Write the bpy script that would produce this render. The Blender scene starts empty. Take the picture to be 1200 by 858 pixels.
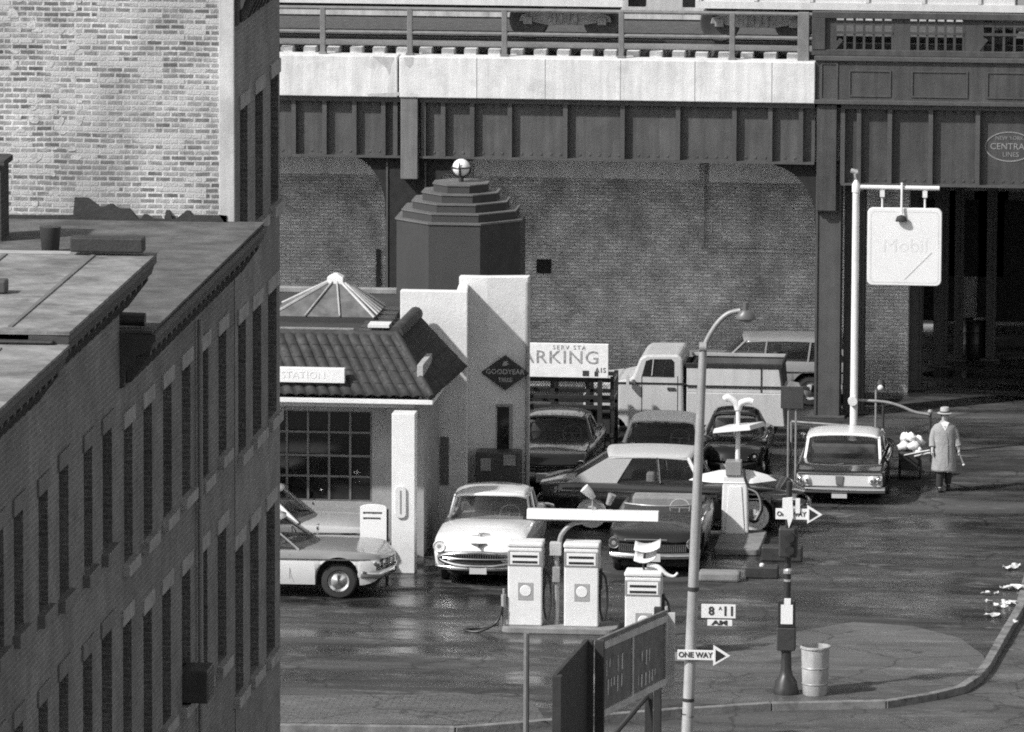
import bpy, bmesh, math, random
from mathutils import Vector, Matrix
random.seed(7)
PI = math.pi
SC = bpy.context.scene
C = SC.collection
# ---------------------------------------------------------------- camera geometry (survey of the photograph)
F = 9000.0
HC = 27.0
PITCH = math.atan(1359/9000)
YAW = math.atan(929/9000*math.cos(PITCH))
ROLL = math.radians(0.2)
def ray(px, py):
    a = (px-600)/F; b = -(py-429)/F
    c, s = math.cos(ROLL), math.sin(ROLL)
    a, b = a*c-b*s, a*s+b*c
    cp, sp = math.cos(PITCH), math.sin(PITCH)
    x, y, z = a, cp+b*sp, -sp+b*cp
    cy, sy = math.cos(YAW), math.sin(YAW)
    return (x*cy-y*sy, x*sy+y*cy, z)
def gz(px, py, z=0.0):
    d = ray(px, py); t = (z-HC)/d[2]
    return (d[0]*t, d[1]*t)
def at(px, py, Y):
    d = ray(px, py); t = Y/d[1]
    return (d[0]*t, HC+d[2]*t)
def fx(px, py, X):
    d = ray(px, py); t = X/d[0]
    return (d[1]*t, HC+d[2]*t)
# ---------------------------------------------------------------- materials
MATS = {}
def newmat(name):
    m = bpy.data.materials.new(name); m.use_nodes = True
    nt = m.node_tree; b = nt.nodes['Principled BSDF']
    return m, nt, b
class NT:
    def __init__(s, nt): s.nt = nt
    def n(s, t, **k):
        x = s.nt.nodes.new(t)
        for a, v in k.items(): setattr(x, a, v)
        return x
    def l(s, a, b): s.nt.links.new(a, b)
    def coord(s): return s.n('ShaderNodeTexCoord').outputs['Object']
    def scaled(s, v, sc):
        m = s.n('ShaderNodeMapping'); m.inputs['Scale'].default_value = sc; s.l(v, m.inputs['Vector']); return m.outputs[0]
    def noise(s, v, scale, detail=5, rough=.6):
        x = s.n('ShaderNodeTexNoise'); x.inputs['Scale'].default_value = scale; x.inputs['Detail'].default_value = detail
        x.inputs['Roughness'].default_value = rough; s.l(v, x.inputs['Vector']); return x.outputs['Fac']
    def rng(s, f, a, b, c, d):
        x = s.n('ShaderNodeMapRange'); s.l(f, x.inputs[0])
        for i, v in enumerate((a, b, c, d)): x.inputs[1+i].default_value = v
        return x.outputs[0]
    def math(s, op, a, b):
        x = s.n('ShaderNodeMath', operation=op)
        for i, v in enumerate((a, b)):
            if isinstance(v, (int, float)): x.inputs[i].default_value = v
            else: s.l(v, x.inputs[i])
        return x.outputs[0]
    def mix(s, f, a, b):
        x = s.n('ShaderNodeMix')
        for i, v in ((0, f), (2, a), (3, b)):
            if isinstance(v, (int, float)): x.inputs[i].default_value = v
            else: s.l(v, x.inputs[i])
        return x.outputs[0]
    def bump(s, h, bsdf, strength, dist=.02):
        x = s.n('ShaderNodeBump'); x.inputs['Strength'].default_value = strength; x.inputs['Distance'].default_value = dist
        s.l(h, x.inputs['Height']); s.l(x.outputs[0], bsdf.inputs['Normal'])
def mk(name, v, rough=.6, metal=0.0, var=.15, scale=2.0, streak=0.0, bump=0.0, bscale=30, spec=.5, coat=0.0, dirt=0.0, dval=.05, split=None):
    """grey paint, metal, stone...: base value with mottling, vertical streaks and patches of dirt; split=(z, value below it)"""
    if name in MATS: return MATS[name]
    m, nt, b = newmat(name); T = NT(nt); co = T.coord()
    col = T.rng(T.noise(co, scale), .25, .75, v*(1-var), v*(1+var))
    if split:
        sx = T.n('ShaderNodeSeparateXYZ'); T.l(co, sx.inputs[0])
        f = T.rng(sx.outputs['Z'], split[0]-.004, split[0]+.004, 0, 1)
        low = T.rng(T.noise(co, scale*1.1), .25, .75, split[1]*(1-var), split[1]*(1+var))
        col = T.mix(f, low, col)
    if streak:
        st = T.noise(T.scaled(co, (3.0, 3.0, .22)), 2.2, 6, .65)
        col = T.math('MULTIPLY', col, T.rng(st, .35, .7, 1+streak*.35, 1-streak))
    if dirt:
        d = T.rng(T.noise(co, scale*.7, 8, .7), .52, .66, 0, dirt)
        col = T.mix(d, col, dval)
    T.l(col, b.inputs['Base Color'])
    b.inputs['Roughness'].default_value = rough; b.inputs['Metallic'].default_value = metal
    b.inputs['Specular IOR Level'].default_value = spec
    if coat: b.inputs['Coat Weight'].default_value = coat; b.inputs['Coat Roughness'].default_value = .05
    if rough > .15:
        T.l(T.rng(T.noise(co, scale*3), .3, .7, max(.05, rough*.8), min(1, rough*1.2)), b.inputs['Roughness'])
    if bump: T.bump(T.noise(co, bscale), b, bump)
    MATS[name] = m
    return m
def brick(name, c1, c2, mortar, bw=.205, rh=.068, mo=.012, blotch=0.0, bval=.6, bscale=.7, var=.3, bump=.4, soot=0.0, sval=.05, wash=0.0):
    m, nt, b = newmat(name); T = NT(nt); co = T.coord()
    s = T.n('ShaderNodeSeparateXYZ'); T.l(co, s.inputs[0])
    u = T.math('ADD', s.outputs[0], s.outputs[1])
    cb = T.n('ShaderNodeCombineXYZ'); T.l(u, cb.inputs[0]); T.l(s.outputs[2], cb.inputs[1])
    # slight wobble so that courses are not ruled lines
    wob = T.n('ShaderNodeTexNoise'); wob.inputs['Scale'].default_value = 1.3; T.l(cb.outputs[0], wob.inputs['Vector'])
    off = T.n('ShaderNodeVectorMath', operation='MULTIPLY_ADD'); T.l(wob.outputs['Color'], off.inputs[0]); off.inputs[1].default_value = (.03, .03, 0); T.l(cb.outputs[0], off.inputs[2])
    bt = T.n('ShaderNodeTexBrick'); T.l(off.outputs[0], bt.inputs['Vector'])
    bt.inputs['Scale'].default_value = 1; bt.inputs['Brick Width'].default_value = bw; bt.inputs['Row Height'].default_value = rh
    bt.inputs['Mortar Size'].default_value = mo; bt.inputs['Mortar Smooth'].default_value = .25; bt.inputs['Bias'].default_value = 0
    for k, v in (('Color1', c1), ('Color2', c2), ('Mortar', mortar)): bt.inputs[k].default_value = (v, v, v, 1)
    bw_ = T.n('ShaderNodeRGBToBW'); T.l(bt.outputs['Color'], bw_.inputs[0]); col = bw_.outputs[0]
    col = T.math('MULTIPLY', col, T.rng(T.noise(co, 1.2, 6, .7), .25, .75, 1-var, 1+var))
    col = T.math('MULTIPLY', col, T.rng(T.noise(co, 25, 3), .25, .75, .75, 1.25))
    if blotch:
        f = T.rng(T.noise(cb.outputs[0], bscale, 9, .72), .5, .63, 0, blotch)
        f = T.math('MULTIPLY', f, T.rng(T.noise(T.scaled(cb.outputs[0], (4.2, 13, 1)), 1, 4, .7), .38, .56, .25, 1))
        col = T.mix(f, col, bval)
    if wash:
        cell = T.n('ShaderNodeTexWhiteNoise', noise_dimensions='2D')
        sx = T.math('FLOOR', T.math('DIVIDE', u, bw*1.37), 0); sz = T.math('FLOOR', T.math('DIVIDE', s.outputs[2], rh), 0)
        cc = T.n('ShaderNodeCombineXYZ'); T.l(sx, cc.inputs[0]); T.l(sz, cc.inputs[1]); T.l(cc.outputs[0], cell.inputs['Vector'])
        f = T.rng(cell.outputs['Value'], 1-wash, 1-wash+.03, 0, .85)
        col = T.mix(f, col, bval*.9)
    if soot:
        f = T.rng(T.noise(T.scaled(co, (1, 1, .5)), .55, 7, .65), .48, .7, 0, soot)
        col = T.mix(f, col, sval)
    T.l(col, b.inputs['Base Color']); b.inputs['Roughness'].default_value = .9; b.inputs['Specular IOR Level'].default_value = .2
    h = T.math('ADD', T.math('MULTIPLY', bt.outputs['Fac'], -1.0), T.noise(co, 40, 3))
    T.bump(h, b, bump, .012)
    MATS[name] = m
    return m
def glassmat(name, v=.02, rough=.06, alpha=1.0):
    if name in MATS: return MATS[name]
    m, nt, b = newmat(name); T = NT(nt)
    b.inputs['Base Color'].default_value = (v, v, v, 1); b.inputs['Roughness'].default_value = rough; b.inputs['Specular IOR Level'].default_value = .6
    if alpha < 1: b.inputs['Alpha'].default_value = alpha
    MATS[name] = m
    return m
# ---------------------------------------------------------------- mesh building
class MB:
    def __init__(s): s.v = []; s.f = []
    def add(s, vs, fs):
        o = len(s.v); s.v += [tuple(p) for p in vs]; s.f += [tuple(i+o for i in f) for f in fs]; return s
    def box(s, x0, x1, y0, y1, z0, z1):
        if x0 > x1: x0, x1 = x1, x0
        if y0 > y1: y0, y1 = y1, y0
        if z0 > z1: z0, z1 = z1, z0
        return s.add([(x0,y0,z0),(x1,y0,z0),(x1,y1,z0),(x0,y1,z0),(x0,y0,z1),(x1,y0,z1),(x1,y1,z1),(x0,y1,z1)],
              [(0,3,2,1),(4,5,6,7),(0,1,5,4),(1,2,6,5),(2,3,7,6),(3,0,4,7)])
    def obox(s, c, size, rot=(0,0,0)):
        from mathutils import Euler
        M = Euler(rot).to_matrix(); h = [k/2 for k in size]; vs = []
        for z in (-1,1):
            for x, y in ((-1,-1),(1,-1),(1,1),(-1,1)):
                vs.append(Vector(c)+M @ Vector((x*h[0], y*h[1], z*h[2])))
        return s.add(vs, [(0,3,2,1),(4,5,6,7),(0,1,5,4),(1,2,6,5),(2,3,7,6),(3,0,4,7)])
    def prism(s, poly, axis, a, b):
        """poly: 2D outline; axis 'y' -> (x,z) extruded from y=a to b; 'x' -> (y,z); 'z' -> (x,y)"""
        def P(p, t):
            return {'y': (p[0], t, p[1]), 'x': (t, p[0], p[1]), 'z': (p[0], p[1], t)}[axis]
        n = len(poly); vs = [P(p, a) for p in poly]+[P(p, b) for p in poly]
        fs = [tuple(range(n)), tuple(range(2*n-1, n-1, -1))]+[(i, i+n, (i+1) % n+n, (i+1) % n) for i in range(n)]
        return s.add(vs, fs)
    def tube(s, pts, r, n=10, caps=True):
        pts = [Vector(p) for p in pts]; rs = r if isinstance(r, (list, tuple)) else [r]*len(pts)
        rings = []; up = None
        for i, p in enumerate(pts):
            d = (pts[min(i+1, len(pts)-1)]-pts[max(i-1, 0)]).normalized()
            if up is None:
                up = Vector((0,0,1)) if abs(d.z) < .9 else Vector((0,1,0))
            x = d.cross(up)
            if x.length < 1e-4: x = d.cross(Vector((1,0,0)))
            x.normalize(); y = x.cross(d).normalized(); up = y
            rings.append([p+(x*math.cos(2*PI*k/n)+y*math.sin(2*PI*k/n))*rs[i] for k in range(n)])
        return s.loft(rings, caps)
    def loft(s, rings, caps=True, closed=True):
        n = len(rings[0]); vs = [p for r in rings for p in r]; fs = []
        for i in range(len(rings)-1):
            for k in range(n if closed else n-1):
                a = i*n+k; b = i*n+(k+1) % n
                fs.append((a, b, b+n, a+n))
        if caps and closed:
            fs.append(tuple(range(n-1, -1, -1))); o = (len(rings)-1)*n; fs.append(tuple(range(o, o+n)))
        return s.add(vs, fs)
    def lathe(s, prof, c=(0,0,0), n=20, axis='z', sx=1.0, sy=1.0):
        rings = []
        for r, h in prof:
            ring = []
            for k in range(n):
                a = 2*PI*k/n; u, w = r*math.cos(a)*sx, r*math.sin(a)*sy
                q = {'z': (u, w, h), 'y': (u, h, w), 'x': (h, u, w)}[axis]
                ring.append((c[0]+q[0], c[1]+q[1], c[2]+q[2]))
            rings.append(ring)
        return s.loft(rings)
    def sphere(s, c, r, n=12, m=8, sc=(1,1,1)):
        prof = [(max(1e-3, math.sin(PI*i/m))*r, -math.cos(PI*i/m)*r) for i in range(m+1)]
        o = MB().lathe(prof, (0,0,0), n)
        return s.add([(c[0]+p[0]*sc[0], c[1]+p[1]*sc[1], c[2]+p[2]*sc[2]) for p in o.v], o.f)
    def grid(s, P):
        nx, ny = len(P), len(P[0]); vs = [p for r in P for p in r]
        return s.add(vs, [(i*ny+j, (i+1)*ny+j, (i+1)*ny+j+1, i*ny+j+1) for i in range(nx-1) for j in range(ny-1)])
    def build(s, name, mat, parent=None, smooth=False, bevel=0.0, solid=0.0, loc=None, weld=False):
        me = bpy.data.meshes.new(name); me.from_pydata(s.v, [], s.f); me.update()
        bm = bmesh.new(); bm.from_mesh(me)
        if weld: bmesh.ops.remove_doubles(bm, verts=bm.verts, dist=1e-5)
        bmesh.ops.recalc_face_normals(bm, faces=bm.faces); bm.to_mesh(me); bm.free()
        o = bpy.data.objects.new(name, me); C.objects.link(o)
        me.materials.append(mat)
        if smooth:
            for p in me.polygons: p.use_smooth = True
            me.set_sharp_from_angle(angle=math.radians(smooth if smooth > 1 else 40))
        if bevel:
            b = o.modifiers.new('bevel', 'BEVEL'); b.width = bevel; b.segments = 2; b.limit_method = 'ANGLE'; b.angle_limit = math.radians(35)
        if solid:
            q = o.modifiers.new('solid', 'SOLIDIFY'); q.thickness = solid; q.offset = -1
        if parent: o.parent = parent
        if loc: o.location = loc
        return o
def thing(name, label, cat, loc=(0,0,0), rz=0.0, group=None):
    o = bpy.data.objects.new(name, None); C.objects.link(o)
    o.empty_display_size = .2
    o.location = loc; o.rotation_euler = (0,0,rz); o['label'] = label; o['category'] = cat
    if group: o['group'] = group
    return o
def tag(o, label, cat, group=None):
    o['label'] = label; o['category'] = cat
    if group: o['group'] = group
    return o
def struct(o, kind='structure'):
    o['kind'] = kind; return o
def copy_tree(o, parent=None):
    c = o.copy(); C.objects.link(c)
    if parent: c.parent = parent
    for ch in list(o.children): copy_tree(ch, c)
    return c
def text(s, size, mat, parent, loc, rot=(PI/2,0,0), name='lettering', ext=.004, sx=1.0, spacing=1.0, bold=0.0):
    cu = bpy.data.curves.new('t', 'FONT'); cu.body = s; cu.size = size; cu.align_x = 'CENTER'; cu.align_y = 'CENTER'
    cu.extrude = ext; cu.space_character = spacing; cu.offset = bold; cu.resolution_u = 3
    t = bpy.data.objects.new('t', cu); C.objects.link(t)
    dg = bpy.context.evaluated_depsgraph_get(); me = bpy.data.meshes.new_from_object(t.evaluated_get(dg))
    bpy.data.objects.remove(t); bpy.data.curves.remove(cu)
    me.name = name; me.materials.clear(); me.materials.append(mat)
    o = bpy.data.objects.new(name, me); C.objects.link(o)
    o.location = loc; o.rotation_euler = rot; o.scale = (sx, 1, 1)
    if parent: o.parent = parent
    return o
def spline(pts):
    """smooth interpolation through (x, value) control points"""
    pts = sorted(pts); xs = [p[0] for p in pts]; ys = [p[1] for p in pts]; n = len(pts)
    m = []
    for i in range(n):
        a, b = max(i-1, 0), min(i+1, n-1)
        m.append((ys[b]-ys[a])/(xs[b]-xs[a]))
        if 0 < i < n-1 and (ys[i]-ys[i-1])*(ys[i+1]-ys[i]) <= 0: m[i] = 0
    def f(x):
        if x <= xs[0]: return ys[0]
        if x >= xs[-1]: return ys[-1]
        i = max(k for k in range(n-1) if xs[k] <= x); h = xs[i+1]-xs[i]; t = (x-xs[i])/h
        return (ys[i]*(2*t**3-3*t**2+1)+m[i]*h*(t**3-2*t**2+t)+ys[i+1]*(-2*t**3+3*t**2)+m[i+1]*h*(t**3-t**2))
    return f
def rrect(x0, x1, z0, z1, r, n=5):
    P = []
    for cx, cz, a0 in ((x1-r, z0+r, -90), (x1-r, z1-r, 0), (x0+r, z1-r, 90), (x0+r, z0+r, 180)):
        for k in range(n+1):
            a = math.radians(a0+90*k/n); P.append((cx+r*math.cos(a), cz+r*math.sin(a)))
    return P
# ---- shared materials
M_white = mk('white_enamel', .7, .4, var=.07, scale=2.5, streak=.03, dirt=.3, dval=.5)
M_whitew = mk('whitewashed_stucco', .66, .9, var=.12, scale=1.6, streak=.04, bump=.4, bscale=14, dirt=.35, dval=.5)
M_signw = mk('sign_white', .74, .4, var=.04, scale=2)
M_black = mk('black_paint', .025, .4, var=.2)
M_dark = mk('dark_iron', .035, .5, var=.3, scale=6)
M_mid = mk('grey_galvanised', .3, .45, metal=.2, var=.2, scale=4, streak=.2)
M_chrome = mk('chrome', .75, .14, metal=1.0, var=.06, scale=5)
M_tyre = mk('tyre_rubber', .025, .8, var=.2)
M_under = mk('underbody', .015, .9, var=.2)
M_glass = glassmat('window_glass', .012, .08)
M_carglass = glassmat('car_glass', .03, .04, .45)
M_seat = mk('seat_cloth', .2, .85, var=.2, scale=5)
M_lens = mk('lamp_lens', .3, .1, var=.15, scale=9)
M_letter = mk('dark_lettering', .04, .6, var=.2)
M_faint = mk('faded_lettering', .62, .5, var=.05)
M_steel = mk('viaduct_steel', .082, .55, var=.22, scale=1.3, streak=.38, dirt=.55, dval=.045, bump=.12, bscale=18)
M_steel2 = mk('viaduct_steel_plain', .072, .55, var=.18, scale=2, streak=.2, bump=.1, bscale=18)
M_conc = mk('pale_concrete', .66, .9, var=.1, scale=2.2, streak=.2, bump=.25, bscale=22, dirt=.5, dval=.4)
M_granite = mk('granite', .17, .8, var=.5, scale=3, dirt=.9, dval=.05, bump=.3, bscale=12)
# ================================================================ ground
def groundmat(name, lo, hi, wet, streakamt, cobble=0.0, light=.2, lightv=.2):
    m, nt, b = newmat(name); T = NT(nt); co = T.coord()
    n1 = T.noise(T.scaled(co, (.55, 1.0, 1)), .55, 9, .7)
    col = T.rng(n1, .3, .7, lo, hi)
    st = T.noise(T.scaled(co, (.16, 1.3, 1)), 1.5, 8, .68)
    col = T.math('MULTIPLY', col, T.rng(st, .3, .7, 1-streakamt, 1+streakamt))
    fine = T.noise(co, 28, 5, .75); col = T.math('MULTIPLY', col, T.rng(fine, .3, .7, .5, 1.5))
    sal = T.rng(T.noise(T.scaled(co, (.5, 1.2, 1)), .9, 9, .76), .55, .64, 0, light)
    col = T.mix(sal, col, lightv)  # salt stains, strengthened to put wet shine into the colour too
    pal = T.rng(T.noise(T.scaled(co, (.1, .55, 1)), .8, 5, .6), .52, .68, 0, light*.6); col = T.mix(pal, col, lightv*.75)  # broad pale streaks: wet sheen put into the colour
    oil = T.rng(T.noise(co, .8, 5, .6), .58, .7, 0, .6)
    col = T.mix(oil, col, lo*.45)
    pt = T.n('ShaderNodeTexVoronoi'); pt.inputs['Scale'].default_value = .22; T.l(T.scaled(co, (.7, 1, 1)), pt.inputs['Vector'])
    pg = T.n('ShaderNodeRGBToBW'); T.l(pt.outputs['Color'], pg.inputs[0]); col = T.math('MULTIPLY', col, T.rng(pg.outputs[0], .2, .8, .8, 1.2))
    ck = T.n('ShaderNodeTexVoronoi', feature='DISTANCE_TO_EDGE'); ck.inputs['Scale'].default_value = .42
    wv = T.n('ShaderNodeVectorMath', operation='ADD'); T.l(co, wv.inputs[0]); wn2 = T.n('ShaderNodeTexNoise'); wn2.inputs['Scale'].default_value = 1.1; wn2.inputs['Detail'].default_value = 6; T.l(co, wn2.inputs['Vector']); T.l(wn2.outputs['Color'], wv.inputs[1]); T.l(wv.outputs[0], ck.inputs['Vector'])
    col = T.math('MULTIPLY', col, T.rng(ck.outputs['Distance'], 0, .02, .45, 1.0))
    sp = T.rng(T.noise(T.scaled(co, (1, .5, 1)), 14, 4, .75), .66, .74, 0, .8); col = T.mix(sp, col, .25)  # pale specks, partly wet glints put into the colour
    sp2 = T.rng(T.noise(T.scaled(co, (1, .5, 1)), 9, 4, .75), .64, .72, 0, .7); col = T.mix(sp2, col, .015)
    h = T.math('ADD', T.math('MULTIPLY', fine, .4), T.noise(co, 6, 5))
    if cobble:
        bt = T.n('ShaderNodeTexBrick'); T.l(co, bt.inputs['Vector']); bt.inputs['Scale'].default_value = 1
        bt.inputs['Brick Width'].default_value = .26; bt.inputs['Row Height'].default_value = .13; bt.inputs['Mortar Size'].default_value = .018; bt.inputs['Mortar Smooth'].default_value = .5
        for k, v in (('Color1', .85), ('Color2', 1.25), ('Mortar', .45)): bt.inputs[k].default_value = (v, v, v, 1)
        g = T.n('ShaderNodeRGBToBW'); T.l(bt.outputs['Color'], g.inputs[0])
        mask = T.rng(T.noise(co, .5, 4), .4, .6, .35, 1)
        col = T.math('MULTIPLY', col, T.mix(mask, 1.0, g.outputs[0]))
        h = T.math('ADD', h, T.math('MULTIPLY', bt.outputs['Fac'], -1.2))
    T.l(col, b.inputs['Base Color'])
    w = T.noise(T.scaled(co, (.3, 1.0, 1)), .7, 7, .66)
    T.l(T.rng(w, .42, .6, wet, .8), b.inputs['Roughness'])
    b.inputs['Specular IOR Level'].default_value = .45
    T.bump(h, b, .35, .012)
    return m
M_lot = groundmat('wet_forecourt', .015, .06, .12, .65, light=.8, lightv=.15)
M_road = groundmat('wet_road', .05, .1, .35, .35, light=.6, lightv=.17)
M_paver = groundmat('stone_setts', .07, .13, .4, .2, cobble=1, light=.3, lightv=.22)
struct(MB().add([(-2500,-800,-.13),(2500,-800,-.13),(2500,4000,-.13),(-2500,4000,-.13)], [(0,1,2,3)]).build('road', M_road))
kerb_px = [(535,853),(800,832),(905,825),(1040,822),(1100,812),(1132,804),(1150,792),(1160,780),(1176,752),(1200,711)]
kp = [gz(*p) for p in kerb_px]
kp = [(-70.0, kp[0][1]-2.6)]+kp+[(-4.85, 170.0), (-4.85, 420.0)]
poly = kp+[(-70.0, 420.0)]
struct(MB().add([(x, y, 0) for x, y in poly], [tuple(range(len(poly)))]).build('pavement', M_lot))
k = MB()
for i in range(len(kp)-1):
    a, b = Vector((*kp[i], 0)), Vector((*kp[i+1], 0))
    d = (b-a).normalized(); nrm = Vector((-d.y, d.x, 0))
    n = max(1, int((b-a).length/1.5)) if (b-a).length < 40 else 12
    for j in range(n):
        p, q = a+(b-a)*(j/n), a+(b-a)*((j+1)/n)
        q2 = q-d*random.uniform(.01,.04); vs = []; rz_ = random.uniform(-.01,.02)
        for z in (-.15, .012+rz_):
            for s_, o_ in ((p, -.004), (q2, -.004), (q2, .16), (p, .16)): vs.append((s_.x+nrm.x*o_, s_.y+nrm.y*o_, z))
        k.add(vs, [(0,3,2,1),(4,5,6,7),(0,1,5,4),(1,2,6,5),(2,3,7,6),(3,0,4,7)])
struct(k.build('kerb', M_granite, bevel=.012))
sw = [gz(*p) for p in ((806,828),(806,772),(905,745),(1000,729),(1070,734),(1125,748),(1152,768),(1157,782),(1147,791),(1130,802),(1100,809.5),(1040,819.5),(905,822.5))]
M_walk = groundmat('worn_sidewalk', .055, .11, .4, .25, light=.5, lightv=.22)
struct(MB().add([(x, y, .004) for x, y in sw], [tuple(range(len(sw)))]).build('sidewalk', M_walk))
# stone setts at the lower left of the forecourt
pv = [gz(*p) for p in ((330,868),(600,868),(640,838),(610,818),(520,812),(330,814))]
pv = [(-26, pv[0][1]-.5), (-26, pv[-1][1])]+[ (x,y) for x,y in pv[::-1]]
pv2 = [(-26.0, 131.9)]+[p for p in [gz(535,853), gz(640,845), gz(625,822), gz(560,814), gz(330,815)]]+[(-26.0, gz(330,815)[1]+.2)]
pv2[1] = (pv2[1][0], pv2[1][1]+.25); pv2[0] = (-26.0, 134.2)
struct(MB().add([(x, y, .004) for x, y in pv2], [tuple(range(len(pv2)))]).build('sett_paving', M_paver))
struct(MB().prism([gz(533,857), gz(655,853), gz(655,860), gz(533,865)], 'z', -.126, -.122).build('road_marking', mk('road_paint', .7, .7, var=.15, scale=8, dirt=.5, dval=.2)))
struct(MB().prism(rrect(-14.6, -8.2, 122.0, 133.1, .8), 'z', -.13, .0).build('traffic_island', M_lot))
# ================================================================ row houses at the left
XF = at(328, 400, 106.0)[0]      # plane of the street fronts
M_fb = [brick('front_brick_a', .18, .14, .22, var=.35, soot=.6, sval=.13), brick('front_brick_b', .2, .16, .25, var=.35, soot=.6, sval=.13), brick('front_brick_c', .185, .145, .23, var=.35, soot=.6, sval=.13), brick('front_brick_d', .22, .18, .25, var=.35, soot=.6, sval=.13)]
M_side = brick('whitewashed_brick', .1, .32, .5, bw=.215, rh=.0735, mo=.016, blotch=.85, bval=.54, bscale=1.1, var=.5, wash=.26, bump=.9, soot=.6, sval=.2)
M_trim = mk('brownstone_trim', .3, .85, var=.3, scale=5, bump=.3, dirt=.5, dval=.14)
M_hood = mk('dark_lintel', .13, .7, var=.3, scale=5)
M_corn = mk('dark_cornice', .05, .6, var=.3, scale=4, streak=.2)
M_rev = brick('shade_dark_reveal_brick', .14, .1, .17, var=.3)  # reveal brick darkened to put the openings' deep shade into its colour
M_sash = mk('sash_paint', .1, .5, var=.2, scale=4)
M_roofl = mk('worn_roofing', .2, .9, var=.6, scale=1.9, bump=.6, bscale=10, dirt=.85, dval=.09)
M_roofd = mk('dark_roofing', .09, .95, var=.65, scale=2.0, bump=.7, bscale=11, dirt=.8, dval=.045)
M_tar = mk('tar', .03, .7, var=.3, scale=5, bump=.4, bscale=20)
M_chim = brick('chimney_brick', .06, .045, .07, var=.2)
M_plas = mk('rendered_quoin', .5, .9, var=.14, scale=2.5, streak=.2, bump=.2, dirt=.5, dval=.3)
def hole_wall(mb, rects, y0, y1, z0, z1, x, depth=.2):
    ys = sorted(set([y0, y1]+[v for r in rects for v in (r[0], r[1])])); zs = sorted(set([z0, z1]+[v for r in rects for v in (r[2], r[3])]))
    for i in range(len(ys)-1):
        for j in range(len(zs)-1):
            cy, cz = (ys[i]+ys[i+1])/2, (zs[j]+zs[j+1])/2
            if any(r[0] < cy < r[1] and r[2] < cz < r[3] for r in rects): continue
            mb.add([(x, ys[i], zs[j]), (x, ys[i+1], zs[j]), (x, ys[i+1], zs[j+1]), (x, ys[i], zs[j+1])], [(0,1,2,3)])
    return
def reveals(mb, rects, x, depth=.2):
    for r in rects:
        a = [(x, r[0], r[2]), (x, r[1], r[2]), (x, r[1], r[3]), (x, r[0], r[3])]; b = [(x-depth, p[1], p[2]) for p in a]
        mb.add(a+b, [(0,1,5,4),(1,2,6,5),(2,3,7,6),(3,0,4,7)])
def window(root, r, x, style):
    y0, y1, z0, z1 = r; d = x-.13; m = MB(); t = .05
    m.box(d-.05, d, y0+.003, y0+t, z0+.003, z1-.003).box(d-.05, d, y1-t, y1-.003, z0+.003, z1-.003).box(d-.05, d, y0+t, y1-t, z0+.003, z0+t+.02).box(d-.05, d, y0+t, y1-t, z1-t, z1-.003)
    zm = (z0+z1)/2; m.box(d-.045, d+.012, y0+t, y1-t, zm-.03, zm+.03)
    w = m.build('window', M_sash, root)
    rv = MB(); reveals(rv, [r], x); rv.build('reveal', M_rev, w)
    MB().box(d-.035, d-.025, y0+t-.005, y1-t+.005, z0+t, z1-t).build('pane', M_glass, w)
    if True:
        tm = M_trim if style != 'arch' else M_hood
        MB().box(x-.15, x+.09, y0-.1, y1+.1, z0-.15, z0-.002).build('sill', tm, w, bevel=.01)
        MB().box(x-.1, x+.03, y0-.1, y1+.1, z1+.002, z1+.2).build('lintel', tm, w, bevel=.01)
    if False:
        MB().box(x-.15, x+.06, y0-.06, y1+.06, z0-.12, z0-.002).build('sill', M_hood, w, bevel=.01)
        ym = (y0+y1)/2; hw = (y1-y0)/2+.14
        hw -= .06; P = [(ym-hw, z1+.003), (ym-hw, z1+.1)]+[(ym+hw*math.cos(PI-PI*i/6)*.98, z1+.1+.1*math.sin(PI*i/6)) for i in range(1, 6)]+[(ym+hw, z1+.1), (ym+hw, z1+.003)]
        MB().prism(P, 'x', x-.02, x+.075).build('lintel', M_hood, w, bevel=.008)
def rows(cols, tops, bots):
    R = []
    for (a, b), t, bo in zip(cols, tops, bots):
        c = (a+b)/2; y0 = fx(a, t, XF)[0]; y1 = fx(b, t, XF)[0]; z1 = fx(c, t, XF)[1]; z0 = fx(c, bo, XF)[1]
        R.append((min(y0, y1), max(y0, y1), z0, z1))
    return R
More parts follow.
